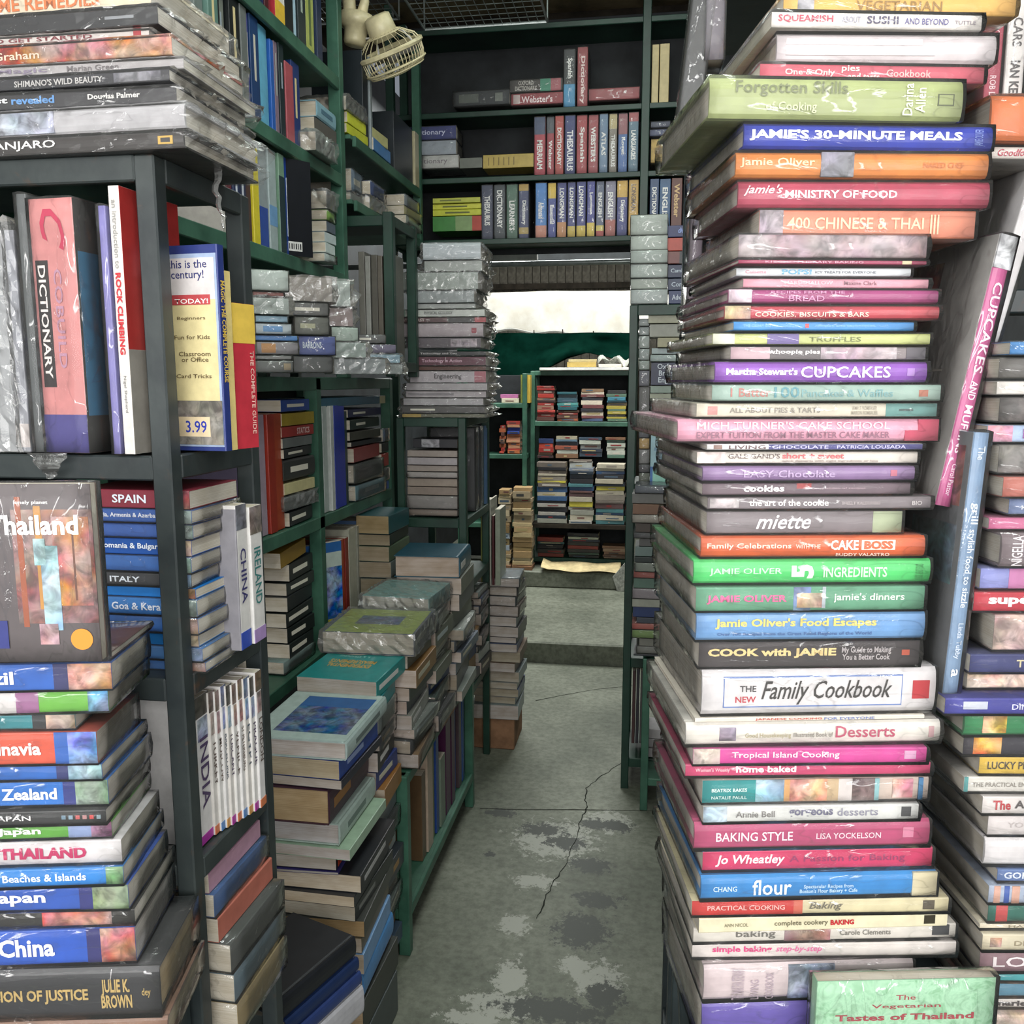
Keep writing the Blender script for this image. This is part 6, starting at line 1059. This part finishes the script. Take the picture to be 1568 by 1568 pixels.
# cage: shallow drum with its axis pitched downwards and away
ax = Vector((.62, .25, -.74)).normalized()
cC = FP(597, 77); uu = ax.cross(Vector((0, 0, 1))).normalized(); v2 = ax.cross(uu)
ax = (RT * .33 - UP * .74 + FW * .52).normalized(); uu = ax.cross(Vector((0, 1, 0))).normalized(); v2 = ax.cross(uu)
Rf = .1
def ring(r, d, th, mat='cream_plastic', name='cage_ring', seg=36): tube(name, [cC + ax * d + uu * r * math.cos(2 * math.pi * k / seg) + v2 * r * math.sin(2 * math.pi * k / seg) for k in range(seg)], th, mat, fan, 6, True)
ring(Rf, 0, .008, name='cage_rim'); ring(Rf * .97, .045, .003); ring(Rf * .86, .058, .002); ring(Rf * .4, .066, .002); ring(Rf * .55, -.045, .002)
v = []; f = []
def wire(pts, r=.0013):
    b = len(v); pts = [Vector(p) for p in pts]
    for i, p in enumerate(pts):
        tg = (pts[min(i + 1, len(pts) - 1)] - pts[max(i - 1, 0)]).normalized(); a = tg.orthogonal().normalized(); c = tg.cross(a)
        for k in range(3): v.append(p + a * r * math.cos(k * 2.0944) + c * r * math.sin(k * 2.0944))
    for i in range(len(pts) - 1):
        for k in range(3): f.append((b + i * 3 + k, b + i * 3 + (k + 1) % 3, b + i * 3 + 3 + (k + 1) % 3, b + i * 3 + 3 + k))
for k in range(48):
    an = 2 * math.pi * k / 48; d = uu * math.cos(an) + v2 * math.sin(an)
    wire([cC + d * Rf, cC + d * Rf * .98 + ax * .03, cC + d * Rf * .9 + ax * .052, cC + d * Rf * .6 + ax * .062, cC + d * Rf * .28 + ax * .068])
    if k % 2 == 0: wire([cC + d * Rf, cC + d * Rf * .9 - ax * .02, cC + d * Rf * .55 - ax * .045, cC + d * Rf * .3 - ax * .055])
mesh_obj('cage_wires', v, f, 'cream_plastic', fan)['kind'] = 'stuff'
Mx = Matrix.Translation(cC) @ Matrix((uu, v2, ax)).transposed().to_4x4()
lathe('motor', [(.028, -.10), (.04, -.095), (.044, -.05), (.036, -.03)], 'cream_plastic', fan, 18, Mx); lathe('hub', [(.022, .0), (.024, .02), (.012, .035)], 'grey_plastic', fan, 16, Mx)
lathe('cage_badge', [(.03, .066), (.03, .07)], 'cream_plastic', fan, 18, Mx)
for k in range(3):
    bv = []; n_ = 6
    for i in range(n_ + 1):
        for j in range(3):
            r_ = .02 + (Rf * .85 - .02) * i / n_; an = k * 2.094 + (j - 1) * (.25 + .25 * math.sin(math.pi * i / n_)); bv.append(Mx @ Vector((r_ * math.cos(an), r_ * math.sin(an), .012 + (j - 1) * .01)))
    o = mesh_obj('blade', bv, [(i * 3 + j, i * 3 + j + 1, i * 3 + j + 4, i * 3 + j + 3) for i in range(n_) for j in range(2)], 'grey_plastic', fan, smooth=True)
    s_ = o.modifiers.new('thickness', 'SOLIDIFY'); s_.thickness = .002
tube('power_cord', [FP(578, 48), FP(596, 42), FP(616, 46), FP(628, 58), FP(634, 66)], .003, 'white_board', fan, 6); tube('power_cord', [FP(555, 60), FP(570, 58), FP(578, 70), FP(580, 84)], .003, 'white_board', fan, 6)
# ============================================================ wire panels under the roof
def wirepanel(x0, x1, y0, y1, z, label):
    v.clear(); f.clear(); n_ = int((x1 - x0) / .03); m_ = int((y1 - y0) / .04)
    for i in range(n_ + 1): x = x0 + (x1 - x0) * i / n_; wire([(x, y0, z), (x, y1, z)], .0016)
    for j in range(m_ + 1): y = y0 + (y1 - y0) * j / m_; wire([(x0, y, z + .003), (x1, y, z + .003)], .0016)
    r = empty('wire_panel', Matrix.Translation((0, 0, 0))); tag(r, label, 'wire panel', 'wire panels hung under the roof')
    mesh_obj('wire_grid', list(v), list(f), 'wire_metal', r)['kind'] = 'stuff'
    tube('panel_frame', [(x0, y0, z), (x1, y0, z), (x1, y1, z), (x0, y1, z)], .005, 'wire_metal', r, 6, True)
    for x in (x0, x1):
        for y in (y0, y1): tube('hanger', [(x, y, z), (x, y, 3.1)], .003, 'wire_metal', r)
P = onY(650, 45, 3.2); Q = onY(838, 45, 3.2)
wirepanel(P.x, Q.x, 2.3, 3.2, P.z, 'wire grid panel hung under the roof boards'); wirepanel(-1.5, P.x - .12, 2.62, 3.3, P.z + .08, 'second wire grid panel half hidden behind the fan')
# loose strips of plastic hanging from the near bookcase
def ribbon(a, b, Y, w0, w1, label, seed):
    A = onY(*a, Y); B = onY(*b, Y); random.seed(seed); n_ = 12
    ph = [random.uniform(-1, 1) for _ in range(n_ + 1)]
    def fn(u, v):
        i = round(v * n_); wd = w0 + (w1 - w0) * v
        return (A.x + (B.x - A.x) * v + wd * (u - .5) + .003 * ph[i], Y - .004 - .004 * abs(ph[i]) * (1 - abs(2 * u - 1)) + .004 * math.sin(v * 9), A.z + (B.z - A.z) * v)
    o = sheet('plastic_strip', fn, 4, n_, 'bag', label, 'plastic strip', thick=.0006, smooth=False); return o
ribbon((332, 240), (342, 350), 1.10, .012, .004, 'twisted clear plastic strip hanging from the pile above the near bookcase', 3)
ribbon((77, 694), (80, 733), .985, .055, .008, 'clear plastic tail of the pink dictionary wrap hanging over the shelf edge', 4)
flush_texts()
print('Y2', Y2, 'PZ', PZ, PZ2); print('books', NB[0], 'objects', len(bpy.data.objects))
